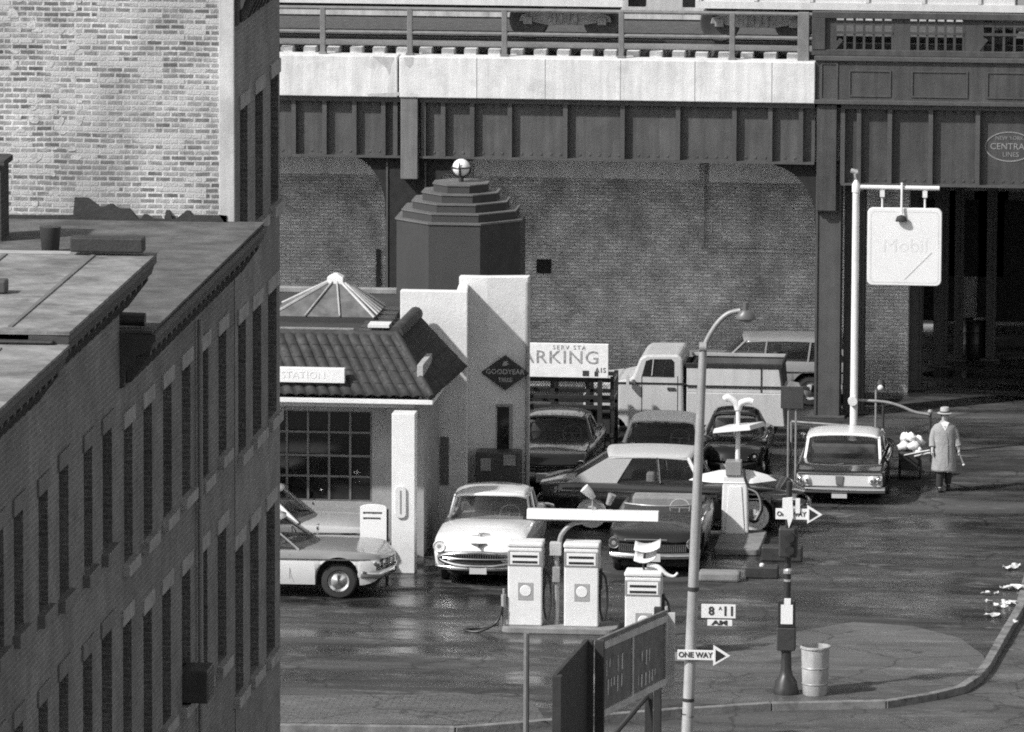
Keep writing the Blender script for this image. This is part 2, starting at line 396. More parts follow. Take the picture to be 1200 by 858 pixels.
def house(label, y0, y1, ztop, rects, mat, style, corn):
    t = thing('row_house', label, 'house', (0,0,0), 0, 'brick row houses along the street')
    w = MB(); xb = XF-15
    hole_wall(w, rects, y0, y1, -.13, ztop, XF)
    w.add([(XF,y0,-.13),(XF,y0,ztop),(xb,y0,ztop),(xb,y0,-.13)], [(0,1,2,3)]); w.add([(XF,y1,-.13),(XF,y1,ztop),(xb,y1,ztop),(xb,y1,-.13)], [(0,1,2,3)])
    w.add([(xb,y0,-.13),(xb,y1,-.13),(xb,y1,ztop),(xb,y0,ztop)], [(0,1,2,3)])
    w.add([(XF-.26,y0+.01,-.1),(XF-.26,y1-.01,-.1),(XF-.26,y1-.01,ztop-.05),(XF-.26,y0+.01,ztop-.05)], [(0,1,2,3)])
    w.build('wall', mat, t)
    for r in rects: window(t, r, XF, style)
    # cornice: stepped moulding with brackets
    o = corn
    P = [(XF+.003, ztop-.62), (XF+.06, ztop-.6), (XF+.06, ztop-.42), (XF+.14*o/.45, ztop-.36), (XF+.2*o/.45, ztop-.22), (XF+o-.06, ztop-.16), (XF+o-.03, ztop-.06), (XF+o, ztop-.02), (XF+o, ztop+.05), (XF+.003, ztop+.06)]
    c = MB().prism([(p[0], p[1]) for p in P], 'y', y0+.004, y1-.004).build('cornice', M_corn, t)
    br = MB(); n = max(3, int((y1-y0)/.42))
    for i in range(n):
        yy = y0+.2+(y1-y0-.4)*i/(n-1)
        br.prism([(XF+.062, ztop-.58), (XF+.13, ztop-.55), (XF+o-.08, ztop-.22), (XF+o-.08, ztop-.165), (XF+.062, ztop-.3)], 'y', yy-.06, yy+.06)
    br.build('bracket', M_corn, c, bevel=.01)
    return t
YA0, YA1, YB1, YC1, YD1 = 74.0, fx(33,400,XF)[0], fx(140,400,XF)[0], fx(275,300,XF)[0], 106.0
YM = fx(229, 420, XF)[0]
RA = rows([(-8,4),(16,27)], [622,600], [765,738])+rows([(-8,4),(16,27)], [872,848], [1012,990])
RB = rows([(45,56),(69,80),(98,108),(120,131)], [576,547,525,504], [715,697,668,643])+rows([(45,56),(69,80),(97,108),(119,131)], [822,792,768,741], [968,936,912,884])
RC1 = rows([(145,155),(168,178),(191,201),(213,223)], [498,474,451,429], [656,629,603,578])+rows([(144,154),(168,178),(190,200),(213,223)], [728,715,691,669], [892,868,846,822])
RC2 = rows([(235,244),(256,265)], [409,389], [560,531])+rows([(234,243),(255,265)], [645,621], [799,775])
RD = rows([(281,290),(299,308),(317,326)], [125,107,89], [274,256,238])+rows([(279,288),(296,306),(314,324)], [376,359,340], [528,507,487])+rows([(275,285),(293,303),(312,322)], [640,616,593], [811,787,765])
hA = house('red brick row house nearest the camera at the left edge, pale roof with dark joint', YA0, YA1, 14.22, RA, M_fb[0], 'arch', .46)
hB = house('brick row house with dark flat window lintels under a pale sloping roof', YA1, YB1, 14.36, RB, M_fb[1], 'arch', .46)
hC1 = house('low brick row house with the window air conditioner and a dark roof', YB1, YM, 13.4, RC1, M_fb[2], 'flat', .44)
hC2 = house('narrow low brick row house right against the tall whitewashed side wall', YM, YC1, 13.4, RC2, M_fb[2], 'flat', .44)
hD = house('tallest brick row house at the far end with a whitewashed brick side wall', YC1, YD1, 16.75, RD, M_fb[3], 'flat', .36)
for h, y0, y1, z, m in ((hA, YA0, YA1, 14.22, M_roofl), (hB, YA1, YB1, 14.36, M_roofl), (hC1, YB1, YM, 13.4, M_roofd), (hC2, YM, YC1, 13.4, M_roofd), (hD, YC1, YD1, 16.75, M_roofd)):
    rf = MB().box(XF-14.9, XF+.47 if h in (hA, hB) else XF+.40, y0+.002, y1-.002, z+.064, z+.1).build('roof', m, h)
    s = MB()
    if m is M_roofl:
        for xx in (XF-.28, XF-1.35, XF-2.5): s.box(xx, xx+.05, y0+.3, y1-.4, z+.1, z+.115)
        s.build('roof_seam', mk('seam_tar', .13, .8, var=.2), rf)
def parapet(h, y, w, z0, z1, x0, x1, m): return MB().box(x0, x1, y-w/2, y+w/2, z0, z1).build('parapet', m, h, bevel=.02)
M_cap = mk('parapet_cap', .34, .85, var=.2, scale=2, dirt=.5, dval=.15)
zpar = at(0, 303, YB1-.17)[1]
parapet(hB, YB1-.17, .3, 14.462, zpar, XF-14.5, XF-.55, M_cap)
MB().box(XF-14.5, XF-.56, YB1-.345, YB1-.325, 14.462, zpar-.05).build('flashing', M_tar, hB)
dcv = None
parapet(hA, YA1-.05, .1, 14.33, 14.37, XF-14, XF+.3, M_tar)
MB().box(XF-7, XF-.75, YA1+2.9, YA1+3.15, 14.47, 14.62).build('roof_curb', mk('weathered_curb', .06, .8, var=.3), hB, bevel=.02)
MB().box(XF-7, XF-1.5, YA1+.25, YA1+.5, 14.47, 14.56).build('roof_curb', M_tar, hB, bevel=.02)
MB().tube([(XF-.62, YB1+.25, 13.62), (XF+.28, YB1+.25, 13.6)], .085, 10).build('roof_pipe', M_dark, hC1, smooth=40)
MB().box(XF-.54, XF+.35, YB1-.4, YB1-.14, 14.5, 14.68).build('roof_curb', M_tar, hB, bevel=.02)
# side wall of the tall house
sy = YC1-.004
zr = 13.5
MB().box(XF-14.9, XF-.2, sy-.02, sy, zr-.1, 17.5).build('side_wall', M_side, hD)
MB().box(XF-.2, XF+.006, sy-.06, sy+.02, 13.5, 16.66).build('quoin', M_plas, hD, bevel=.01)
MB().box(XF-.27, XF+.03, sy-.1, sy+.1, 16.66, 16.74).build('coping', M_cap, hD, bevel=.01)
tp = [(XF-14.9, zr-.05)]; x = XF-3.0
top = [(XF-14.9, zr+.06), (XF-2.62, zr+.05), (XF-2.18, zr+.06), (XF-2.16, zr+.3), (XF-1.98, zr+.3)]
while x < XF-.25:
    x += random.uniform(.06,.2); hq = zr+.03+.0735*random.choice((0,1,1,1,2))*.8+.0735*round(2*max(0, min(1, (XF-1.25-x)/.7)))
    if x > XF-1.9: top.append((x, zr+0)) if False else top.extend([(x, hq), (x+.045, hq)])
top += [(XF-.2, zr+.1), (XF-.12, zr+.08), (XF-.1, zr-.05)]
MB().prism(tp+top, 'y', sy-.075, sy-.022).build('tar_band', M_tar, hD)
# ragged remains of plaster and a flue at the left of the wall
pl = MB(); dk = MB()
def shard(mb, cx, cz, w_, h_, t_):
    n_ = random.randint(6, 9); P_ = []
    for i_ in range(n_):
        a_ = 2*PI*i_/n_; r_ = random.uniform(.55, 1.1); P_.append((cx+w_*.5*r_*math.cos(a_), cz+h_*.5*r_*math.sin(a_)))
    mb.prism(P_, 'y', sy-.021-t_, sy-.0205)
for xc, spread in ((XF-2.95, .05), (XF-2.7, .07), (XF-2.4, .09), (XF-2.15, .06)):
    z = zr+.2
    while z < 16.9:
        hh = random.uniform(.06, .2)
        if random.random() < .3: shard(pl, xc+random.uniform(-spread, spread), z, random.uniform(.08,.22), hh*.9, random.uniform(.001,.006))
        if random.random() < .22: shard(dk, xc+random.uniform(-.03, .03)+.12, z, random.uniform(.03,.09), hh, random.uniform(.003,.006))
        z += hh
pl.build('plaster_patch', mk('old_plaster', .44, .95, var=.35, scale=9, bump=.6, dirt=.4, dval=.3), hD)
ch = MB().box(XF-3.25, XF-2.76, 99.0, 99.6, 13.45, 14.5).build('chimney', M_chim, hC2, bevel=.01)
MB().box(XF-3.3, XF-2.71, 98.95, 99.65, 14.5, 14.58).build('chimney_cap', M_chim, ch, bevel=.01)
vx, vy = gz(59, 295, 13.5)
MB().lathe([(.1,0),(.115,.02),(.14,.3),(.145,.33),(.11,.335)], (vx, vy, 13.5), 16).build('roof_vent', M_dark, hC2, smooth=40)
MB().tube([(XF+.06, YM, -.1), (XF+.06, YM, 12.7)], .035, 8).build('downpipe', mk('downpipe_paint', .22, .6), hC2, smooth=40)
r = RC1[7]
ac = MB().box(XF-.05, XF+.32, r[0]+.06, r[1]-.06, r[2]+.03, r[2]+.45)
a_ = thing('air_conditioner', 'dark boxy air conditioner sticking out of a row house window', 'air conditioner')
ac.build('casing', M_dark, a_, bevel=.015)
g = MB()
for i in range(7): g.box(XF+.322, XF+.332, r[0]+.1, r[1]-.1, r[2]+.08+i*.05, r[2]+.1+i*.05)
g.build('grille', mk('ac_grille', .12, .5), a_)
# ================================================================ viaduct
YV = gz(970, 490)[1]
V = thing('railway_viaduct', 'dark riveted steel railway viaduct with pale concrete fascia crossing the background', 'viaduct')
def vz(py, px=640, Y=None): return at(px, py, Y or YV)[1]
def vx_(px, py=150, Y=None): return at(px, py, Y or YV)[0]
zft, zfb, zgb, zrb = vz(67), vz(115), vz(186), vz(217, 1100)
XS = vx_(956)
# deck, its unseen rear lengthened to keep the underpass dark
MB().box(-45, 35, YV+.35, YV+13, zfb-.1, zft-.14).build('deck', mk('ballast', .07, .95, var=.5, scale=9, bump=.8, bscale=25), V)
# pale fascia in two lengths with a joint
xj = vx_(468.5, 90)
fl = MB().box(-45, xj-.02, YV-.3, YV+.32, zfb, zft).build('fascia', M_conc, V, bevel=.02)
MB().box(xj+.02, XS-.01, YV-.3, YV+.32, zfb, zft).build('fascia', M_conc, V, bevel=.02)
jt = MB()
for px in (560, 640, 728, 815, 905): jt.box(vx_(px)-.008, vx_(px)+.008, YV-.304, YV-.299, zfb+.01, zft-.01)
jt.build('joint', mk('joint_shadow', .3, .9), V)
M_stain = mk('damp_stain', .42, .9, var=.2, scale=8)
s1 = MB()
for pts in ([(436,66),(462,67),(459,76),(456,88),(453,80),(447,75),(442,71)], [(473,67),(485,67),(484,75),(480,80),(476,77)], [(430,110),(468,108),(468,112),(432,113)]):
    s1.prism([at(p[0], p[1], YV-.3) for p in pts], 'y', YV-.3025, YV-.29)
s1.build('stain', M_stain, fl)
# girders
def girder(x0, x1, zb, zt, stiff, plates=True):
    gm_ = MB().box(x0, x1, YV+.0, YV+.04, zb, zt)
    rv = gm_; n = int((x1-x0)/.22)
    for i in range(n):
        x = x0+.11+i*.22
        if -24.5 < x < 0:
            for z in (zb+.1, zt-.2): rv.add([(x-.02,YV-.012,z-.02),(x+.02,YV-.012,z-.02),(x+.02,YV-.012,z+.02),(x-.02,YV-.012,z+.02),(x-.03,YV-.001,z-.03),(x+.03,YV-.001,z-.03),(x+.03,YV-.001,z+.03),(x-.03,YV-.001,z+.03)], [(0,1,2,3),(0,4,5,1),(1,5,6,2),(2,6,7,3),(3,7,4,0)])
    g = gm_.build('girder', M_steel, V)
    MB().box(x0, x1, YV-.17, YV+.3, zb-.02, zb+.03).build('bottom_flange', M_steel2, g)
    MB().box(x0, x1, YV-.16, YV-.003, zt-.12, zt-.004).build('top_angle', M_steel2, g)
    for px in stiff:
        x = vx_(px)
        MB().box(x-.05, x+.05, YV-.14, YV-.004, zb+.032, zt-.122).build('stiffener', M_steel2, g)
    return g
xp0, xp1 = vx_(471), vx_(491)
girder(-45, xp0-.02, zgb, zfb-.003, [345-60, 345, 381, 416, 450, 464])
girder(xp1+.02, XS-.02, zgb, zfb-.003, [497, 520, 554, 598, 663, 730, 795, 861, 903, 939])
XS2 = vx_(985)
_k = M_steel; M_steel = mk('shaded_side_steel', .06, .55, var=.25, scale=1.3, streak=.4, dirt=.55, dval=.035, bump=.12, bscale=18)  # darker copy of the viaduct steel, shade put into its colour
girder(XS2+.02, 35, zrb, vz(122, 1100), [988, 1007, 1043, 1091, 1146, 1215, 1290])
MB().box(xp0, xp1, YV-.26, YV+.1, vz(211), zfb-.003).build('pilaster', mk('grey_pilaster', .16, .7, var=.2, streak=.3), V, bevel=.015)
MB().box(-45, 35, YV+.05, YV+13, zfb-.5, zfb-.12).build('deck_soffit', mk('soffit_steel', .2, .8), V)  # lengthened with the deck to keep the underpass dark
MB().box(-45, 35, YV+13.1, YV+13.3, zgb, zft+.9).build('rear_girder', M_steel2, V)  # unseen, set back behind the lengthened deck
M_colm = mk('column_steel', .075, .6, var=.2, streak=.2)
# knee brackets and columns
def knee(x, side, r0, y0, mat=M_under):
    zt = zgb-.03; q_ = 1.3; P = [(x, zt), (x+side*r0, zt)]
    for i in range(1, 9):
        a = PI/2*i/8; P.append((x+side*(r0-r0*math.sin(a)), zt-q_*(1-math.cos(a))))
    P[-1] = (x+side*.03, zt-q_); P.append((x, zt-q_-.2))
    return P
def column(x0, x1, ztop, Y=None, d=.6, br=(), mat=None):
    Y = Y or YV+.02
    c = MB().box(x0, x1, Y, Y+.03, 0, ztop).box(x0, x1, Y+d, Y+d+.03, 0, ztop).box((x0+x1)/2-.06, (x0+x1)/2+.06, Y+.03, Y+d, 0, ztop).build('column', mat or M_colm, V)
    MB().box(x0-.12, x1+.12, Y-.1, Y+d+.12, .0, .06).build('base_plate', M_steel2, c, bevel=.01)
    f = MB()
    for xx in (x0+.01, x1-.05): f.box(xx, xx+.04, Y-.03, Y-.002, .07, ztop-.1)
    f.build('flange_angle', M_steel2, c)
    for s_, r_ in br:
        P = knee(x0 if s_ < 0 else x1, s_, r_, Y)
        MB().prism(P, 'y', Y+.02, Y+.3).build('knee_bracket', M_under, c)
    return c
xc0, xc1 = vx_(955, 350), vx_(985, 350)
column(vx_(452, 230), vx_(500, 230), zgb-.02, br=((-1, .8), (1, 1.3)), mat=M_under)  # near-black material puts the shade on this column into its colour
c2 = column(xc0, xc1, zgb-.02, br=((-1, 1.2),))
MB().box(vx_(958), vx_(981), YV-.2, YV-.004, vz(246, 970), vz(122, 970)).build('pilaster', M_steel, V, bevel=.01)
MB().prism([(vx_(957), vz(246,970)), (vx_(981), vz(246,970)), (xc1-.02, vz(225,970)-.45), (xc0+.02, vz(225,970)-.45)], 'y', YV-.1, YV-.012).build('capital', M_steel2, V)
column(xc1+.03, vx_(1011, 350), zrb-.02, YV+.75, .5)
column(vx_(1066, 350, YV+5), vx_(1082, 350, YV+5), zrb-.02, YV+4.5, .6)
column(vx_(1094, 350, YV+8), vx_(1110, 350, YV+8), zrb-.02, YV+8, .6)
column(vx_(1118, 350, YV+9), vx_(1128, 350, YV+9), zrb-.02, YV+9, .6)
column(vx_(1155, 350, YV+9), vx_(1166, 350, YV+9), zrb-.02, YV+9.2, .6)
column(4.2, 4.8, zrb-.02, YV+.05)
# right-hand parapet: panelled fascia and latticed balustrade
zpt, zpm = vz(15, 1080), vz(66, 1080)
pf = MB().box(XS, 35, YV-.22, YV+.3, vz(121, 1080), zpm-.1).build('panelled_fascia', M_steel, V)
MB().box(XS-.03, 35, YV-.3, YV-.222, vz(122,1080), vz(117,1080)).box(XS-.03, 35, YV-.3, YV+.3, zpm-.1, zpm).build('moulding', M_steel2, pf, bevel=.01)
pn = MB()
for a, b in ((962,982),(995,1044),(1068,1134),(1156,1240)):
    x0, x1 = vx_(a), vx_(b); z0, z1 = vz(113,1080), vz(82,1080)
    if a == 962: z0, z1 = vz(117,1080), vz(74,1080)
    t = .03
    pn.box(x0,x1,YV-.245,YV-.222,z0,z0+t).box(x0,x1,YV-.245,YV-.222,z1-t,z1).box(x0,x0+t,YV-.245,YV-.222,z0+t,z1-t).box(x1-t,x1,YV-.245,YV-.222,z0+t,z1-t)
pn.build('panel_frame', M_steel2, pf)
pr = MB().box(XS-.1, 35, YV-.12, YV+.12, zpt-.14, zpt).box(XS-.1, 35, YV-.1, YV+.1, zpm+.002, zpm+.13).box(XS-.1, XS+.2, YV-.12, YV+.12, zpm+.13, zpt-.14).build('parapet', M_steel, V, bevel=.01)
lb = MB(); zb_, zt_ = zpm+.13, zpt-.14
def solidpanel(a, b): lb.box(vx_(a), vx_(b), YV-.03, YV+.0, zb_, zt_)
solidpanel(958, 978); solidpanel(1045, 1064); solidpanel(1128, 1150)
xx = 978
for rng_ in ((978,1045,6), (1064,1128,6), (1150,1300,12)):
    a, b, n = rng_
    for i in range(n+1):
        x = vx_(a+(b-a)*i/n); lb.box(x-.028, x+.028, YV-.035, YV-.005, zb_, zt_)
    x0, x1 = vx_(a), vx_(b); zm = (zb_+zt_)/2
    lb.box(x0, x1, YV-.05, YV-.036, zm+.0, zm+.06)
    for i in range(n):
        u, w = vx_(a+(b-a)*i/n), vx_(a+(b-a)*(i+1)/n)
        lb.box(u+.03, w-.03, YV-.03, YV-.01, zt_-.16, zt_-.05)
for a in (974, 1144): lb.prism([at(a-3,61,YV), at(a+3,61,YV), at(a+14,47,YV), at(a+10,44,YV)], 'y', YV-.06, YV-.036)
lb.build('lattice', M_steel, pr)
# oval emblem of the railway
M_em = mk('emblem_paint', .22, .7, var=.2, scale=8)
ex, ez = at(1183, 172, YV); em = MB()
N = 40
ring = []
for k_ in range(N):
    a = 2*PI*k_/N; ring.append([(ex+(.55-o)*math.cos(a), yy, ez+(.34-o)*math.sin(a)) for o, yy in ((0,YV-.012),(.025,YV-.012),(.025,YV-.002),(0,YV-.002))])
ring.append(ring[0])
e = em.loft(ring, caps=False).build('emblem', M_em, V)
text('CENTRAL', .2, M_em, e, (ex, YV-.006, ez+.0), sx=1.0, bold=.002)
text('NEW YORK', .12, M_em, e, (ex, YV-.006, ez+.19)); text('LINES', .15, M_em, e, (ex+.03, YV-.006, ez-.18))
# pipe railing on the left part
M_rail = mk('railing_paint', .16, .6, var=.25, scale=5)
R = thing('pipe_railing', 'grey two-rail pipe railing along the viaduct edge above the pale fascia', 'railing')
zr1, zr2 = vz(13, 640), vz(41, 640)
for px in (305, 378, 480, 591, 728, 858): 
    x = vx_(px, 40); MB().box(x-.06, x+.06, YV+.0, YV+.1, zft-.0+.002, zr1+.02).box(x-.09, x+.09, YV-.04, YV+.14, zft+.002, zft+.05).build('post', M_rail, R, bevel=.012)
x = vx_(943, 40); MB().box(x-.16, x+.1, YV+.0, YV+.12, zft+.002, zr1+.05).build('post', M_rail, R, bevel=.012)
for z in (zr1, zr2): MB().tube([(-45, YV+.05, z), (XS-.1, YV+.05, z)], .045, 8).build('rail', M_rail, R, smooth=40)
# track: ties, walkway plank, rails
T_ = thing('railway_track', 'railway track on the viaduct with pale tie ends showing behind the railing', 'railway track')
ties = MB(); x = -27.0
while x < XS-.3:
    ties.box(x, x+.27, YV+.335, YV+2.8, zft-.138, zft+.1+random.uniform(.0,.025)); x += .525+random.uniform(-.02,.02)
ties.build('tie', mk('pale_tie', .6, .85, var=.35, scale=3, dirt=.5, dval=.2), T_)
MB().box(-40, XS-.15, YV+.75, YV+1.25, zft+.128, zft+.21).build('walkway_plank', mk('grey_plank', .2, .8, var=.25, scale=1.5, dirt=.4), T_)
for yy in (1.35, 2.8): MB().box(-40, 30, YV+yy, YV+yy+.07, zft+.128, zft+.27).build('rail', M_dark, T_)
# freight cars
M_car_w = mk('pale_freight_steel', .56, .6, var=.06, scale=1.2, streak=.12, dirt=.15, dval=.3)
def freight_car(label, x0, x1, tail=0.0):
    t = thing('freight_car', label, 'freight car', ((x0+x1)/2, YV+2.1, zft+.27), 0, 'freight cars standing on the viaduct')
    L = (x1-x0)/2; zf = .94
    MB().box(-L, L-tail, -1.45, 1.45, zf, 3.6).build('body', M_car_w, t, bevel=.02)
    if tail: MB().box(L-tail+.01, L, -1.4, 1.4, zf, 3.5).build('end_section', mk('grey_freight_steel', .25, .6), t)
    rb = MB(); n = int(2*L/1.2)
    for i in range(n+1):
        x = -L+.1+(2*L-.2)*i/n; rb.box(x-.04, x+.04, -1.49, -1.452, zf+.05, 3.5)
    rb.box(-L, L, -1.5, -1.452, zf-.12, zf+.04); rb.build('side_rib', M_car_w, t)
    MB().box(-L+.2, L-.2, -.6, .6, zf-.35, zf-.002).build('underframe', M_under, t)
    for s_ in (-1, 1):
        xc = s_*(L-1.35)
        f = MB().prism([(xc-1.05,.42),(xc-1.0,.56),(xc-.45,.74),(xc+.45,.74),(xc+1.0,.56),(xc+1.05,.42),(xc+.8,.42),(xc+.4,.34),(xc-.4,.34),(xc-.8,.42)], 'y', -1.02, -.9)
        f.box(xc-.28, xc-.2, -1.06, -1.022, .36, .72).box(xc+.2, xc+.28, -1.06, -1.022, .36, .72).box(xc-.12,xc-.05,-1.06,-1.022,.4,.7).box(xc+.05,xc+.12,-1.06,-1.022,.4,.7)
        tr = f.build('truck', mk('truck_iron', .2, .6, var=.4, scale=8), t, bevel=.015)
        for w_ in (-.84, .84):
            MB().lathe([(.001,-.8),(.1,-.8),(.12,-.83),(.3,-.83),(.36,-.86),(.42,-.86),(.42,-.74),(.46,-.73),(.46,-.7),(.001,-.7)], (xc+w_, 0, .44), 24, 'y').build('wheel', M_dark, tr, smooth=35)
            MB().box(xc+w_-.1, xc+w_+.1, -1.1, -1.03, .36, .54).build('journal_box', mk('truck_iron', .1), tr, bevel=.02)
    for s_ in (-1, 1):
        MB().box(s_*L, s_*(L+.4), -.12, .12, zf-.25, zf).build('coupler', M_dark, t, bevel=.02)
    return t
xa, xb_ = vx_(730, 10, YV+.65), vx_(815, 10, YV+.65)
freight_car('pale freight car whose end shows left of the coupling gap', xa-11.5, xa)
freight_car('pale freight car right of the coupling gap above the lattice parapet', xb_, xb_+9.0, 9.0-(vx_(1190,10,YV+.65)-xb_))
fp = MB().box(-45, 35, YV+9.4, YV+9.55, zft-.1, zft+.95)
fp.build('far_parapet', mk('far_parapet_paint', .5, .8, var=.2, streak=.3), V)
# ================================================================ brick wall under the viaduct
YW = 174.9
M_wb = brick('sooty_wall_brick', .8, .54, .46, bw=.22, rh=.075, mo=.014, var=.6, soot=.75, sval=.22, bump=.8, blotch=.4, bval=.75)
W = thing('brick_wall', 'sooty brick wall with pale top strip filling the space under the viaduct', 'wall')
xw0, xw1 = -40.0, vx_(1064, 400, YW)
zt = zgb-.05
MB().box(xw0, xw1, YW, YW+.5, 0, zfb-.2).build('masonry', M_wb, W)
cw = at(640, 189, YW)[1], at(640, 208, YW)[1]
M_strip = mk('pale_strip', .95, .9, var=.05, scale=2.2, streak=.2, bump=.3, dirt=.4, dval=.4)  # near-white material for the strip along the wall top
MB().box(vx_(322,200,YW), vx_(446,200,YW), YW-.05, YW-.002, cw[1], cw[0]+.3).build('top_strip', M_strip, W, bevel=.01)
MB().box(vx_(556,200,YW), vx_(820,200,YW), YW-.05, YW-.002, cw[1], cw[0]+.3).build('top_strip', M_strip, W, bevel=.01)
MB().box(vx_(831,200,YW), vx_(946,200,YW), YW-.04, YW-.002, cw[1]-.04, cw[0]+.3).build('top_strip', M_strip, W, bevel=.01)
MB().box(vx_(822,250,YW)-.05, vx_(822,250,YW)+.07, YW-.1, YW-.002, at(822,290,YW)[1], zt).build('pier', M_wb, W)
MB().box(vx_(830,290,YW), vx_(956,290,YW), YW-.12, YW-.002, at(822,294,YW)[1], at(822,290,YW)[1]).build('string_course', M_wb, W)
x0, z0 = at(629, 320, YW); x1, z1 = at(646, 304, YW)
MB().box(x0, x1, YW-.03, YW-.002, z0, z1).build('vent', M_under, W)
MB().box(vx_(441,400,YW), vx_(446,400,YW), YW-.06, YW-.002, 0, at(440,292,YW)[1]).build('conduit', M_dark, W)
# dark warehouse beyond the viaduct at the right
yb = 186.0
B = thing('warehouse', 'dark brick warehouse in the gloom beyond the viaduct at right', 'building')
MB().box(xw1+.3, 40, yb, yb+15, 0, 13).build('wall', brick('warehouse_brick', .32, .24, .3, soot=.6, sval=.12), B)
for i, px in enumerate((1088, 1140, 1182)):
    x = vx_(px, 330, yb); w_ = MB().box(x-.75, x+.75, yb-.06, yb-.002, .1 if i != 1 else 1.2, 3.1).build('doorway' if i != 1 else 'window', M_under, B)
    MB().box(x-.85, x+.85, yb-.12, yb-.002, 3.1, 3.3).build('lintel', M_steel2, w_)
# ================================================================ service station
S = thing('service_station', 'small white service station with tiled mansard roof and dark stepped octagonal tower', 'service station')
M_tile = mk('dark_roof_tile', .034, .8, var=.35, scale=5, bump=.15, dirt=.3, dval=.12)
M_shade = mk('shade_grey_stucco', .3, .9, var=.15, scale=1.8, streak=.05, bump=.35, bscale=14, dirt=.4, dval=.2)  # stucco copy greyed so that the shade is in its colour
M_tower = mk('tower_panel', .038, .7, var=.12, scale=1.5, streak=.1)
M_tedge = mk('tower_edge', .11, .6, var=.2)
ye, ze, zt2 = gz(506,467,3.45)[1], 3.45, 4.55
xr = gz(506,467,3.45)[0]; yt = gz(464,393,zt2)[1]; xt = gz(464,393,zt2)[0]; yb2 = gz(545,432,3.45)[1]; xr2 = gz(545,432,3.45)[0]
xl = -27.0
# pantiles: rolls across, courses down the slope
def tiled(p00, p10, p01, p11, w, name):
    """p00-p10 eave, p01-p11 top"""
    p00, p10, p01, p11 = map(Vector, (p00, p10, p01, p11)); L = (p10-p00).length; n = int(L/w)*8; rows_ = 5; G = []
    nrm = (p10-p00).cross(p01-p00).normalized()
    if nrm.z < 0: nrm = -nrm
    for i in range(n+1):
        u = i/n; col = []
        for r_ in range(rows_):
            for t in (0.0, .97):
                v = (r_+t)/rows_; p = p00.lerp(p10, u).lerp(p01.lerp(p11, u), v)
                h = .055*abs(math.sin(PI*u*L/w))+.016*(1-t)
                col.append(p+nrm*h)
        G.append(col)
    return MB().grid(G).build(name, M_tile, S, smooth=50, solid=.03)
tiled((xl, ye, ze), (xr, ye, ze), (xl, yt, zt2), (xt, yt, zt2), .235, 'mansard_tiles')
xt2 = gz(490,366,zt2)[0]
tiled((xr, ye, ze), (xr2, yb2, ze), (xt, yt, zt2), (xt2, yb2-.15, zt2), .235, 'mansard_tiles')
MB().tube([(xr+.0, ye-.02, ze+.03), (xt, yt, zt2+.04)], .075, 10).build('hip_tile', M_tile, S, smooth=50)
MB().tube([(xt, yt-.02, zt2+.03), (xt2, yb2-.1, zt2+.03)], .15, 12).build('ridge_tile', M_tile, S, smooth=50)
MB().tube([(xl, yt, zt2+.0), (xt, yt, zt2+.0)], .09, 10).build('ridge_tile', M_tile, S, smooth=50)
MB().box(xl, xr+.02, ye-.02, ye+.1, ze-.13, ze-.035).box(xr-.08, xr+.02, ye+.1, yb2, ze-.13, ze-.035).build('eave_board', M_white, S, bevel=.01)
xs = at(486, 560, 150.4)[0]+.0     # right face of the pavilion
MB().box(xl, xs-.05, ye+.1, yb2, ze-.22, ze-.135).build('soffit', mk('soffit_paint', .35, .8), S)
yw = 152.0
wx0, wz1 = at(300, 480, yw); wx1, wz0 = at(436, 588, yw)
wl = MB(); wz = ze-.22
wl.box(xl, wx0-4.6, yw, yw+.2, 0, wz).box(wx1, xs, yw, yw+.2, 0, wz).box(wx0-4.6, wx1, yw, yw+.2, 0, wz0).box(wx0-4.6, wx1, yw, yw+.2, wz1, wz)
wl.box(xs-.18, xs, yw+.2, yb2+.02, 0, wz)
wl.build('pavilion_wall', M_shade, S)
MB().box(wx0-4.6, wx1, yw-.0+.01, yw+.14, wz0-.08, wz0-.0).build('office_sill', M_shade, S)
wf = MB(); nb = 13; t = .022
for i in range(nb+1):
    x = wx1-.02-(wx1-wx0+.4)*i*.0-i*.43; wf.box(x-t, x+t, yw+.04, yw+.09, wz0, wz1)
for z in (wz0, wz0+.27*(wz1-wz0), wz0+.5*(wz1-wz0), wz0+.76*(wz1-wz0), wz1): wf.box(wx1-.02-nb*.43, wx1-.02, yw+.045, yw+.085, z-t, z+t)
wn = wf.build('office_window', mk('window_bar', .13, .5), S)
MB().box(wx0-4.6, wx1, yw+.1, yw+.115, wz0, wz1).build('pane', M_glass, wn)
MB().box(wx0-4.6, wx1+.0, yw+.5, yw+.56, 0, wz1).build('dim_office_backing', mk('dim_interior', .05, .9), S)  # dark sheet behind the panes standing for the dim room
# pillars
px0, px1 = at(459, 560, 150.02)[0], at(486, 560, 150.02)[0]
pl_ = MB().box(px0, px1, 150.02, 150.46, 0, wz-.002).build('pillar', M_white, S, bevel=.012)
MB().box(px0-4.6, px1-4.6, 150.02, 150.46, 0, wz-.002).build('pillar', M_white, S, bevel=.012)
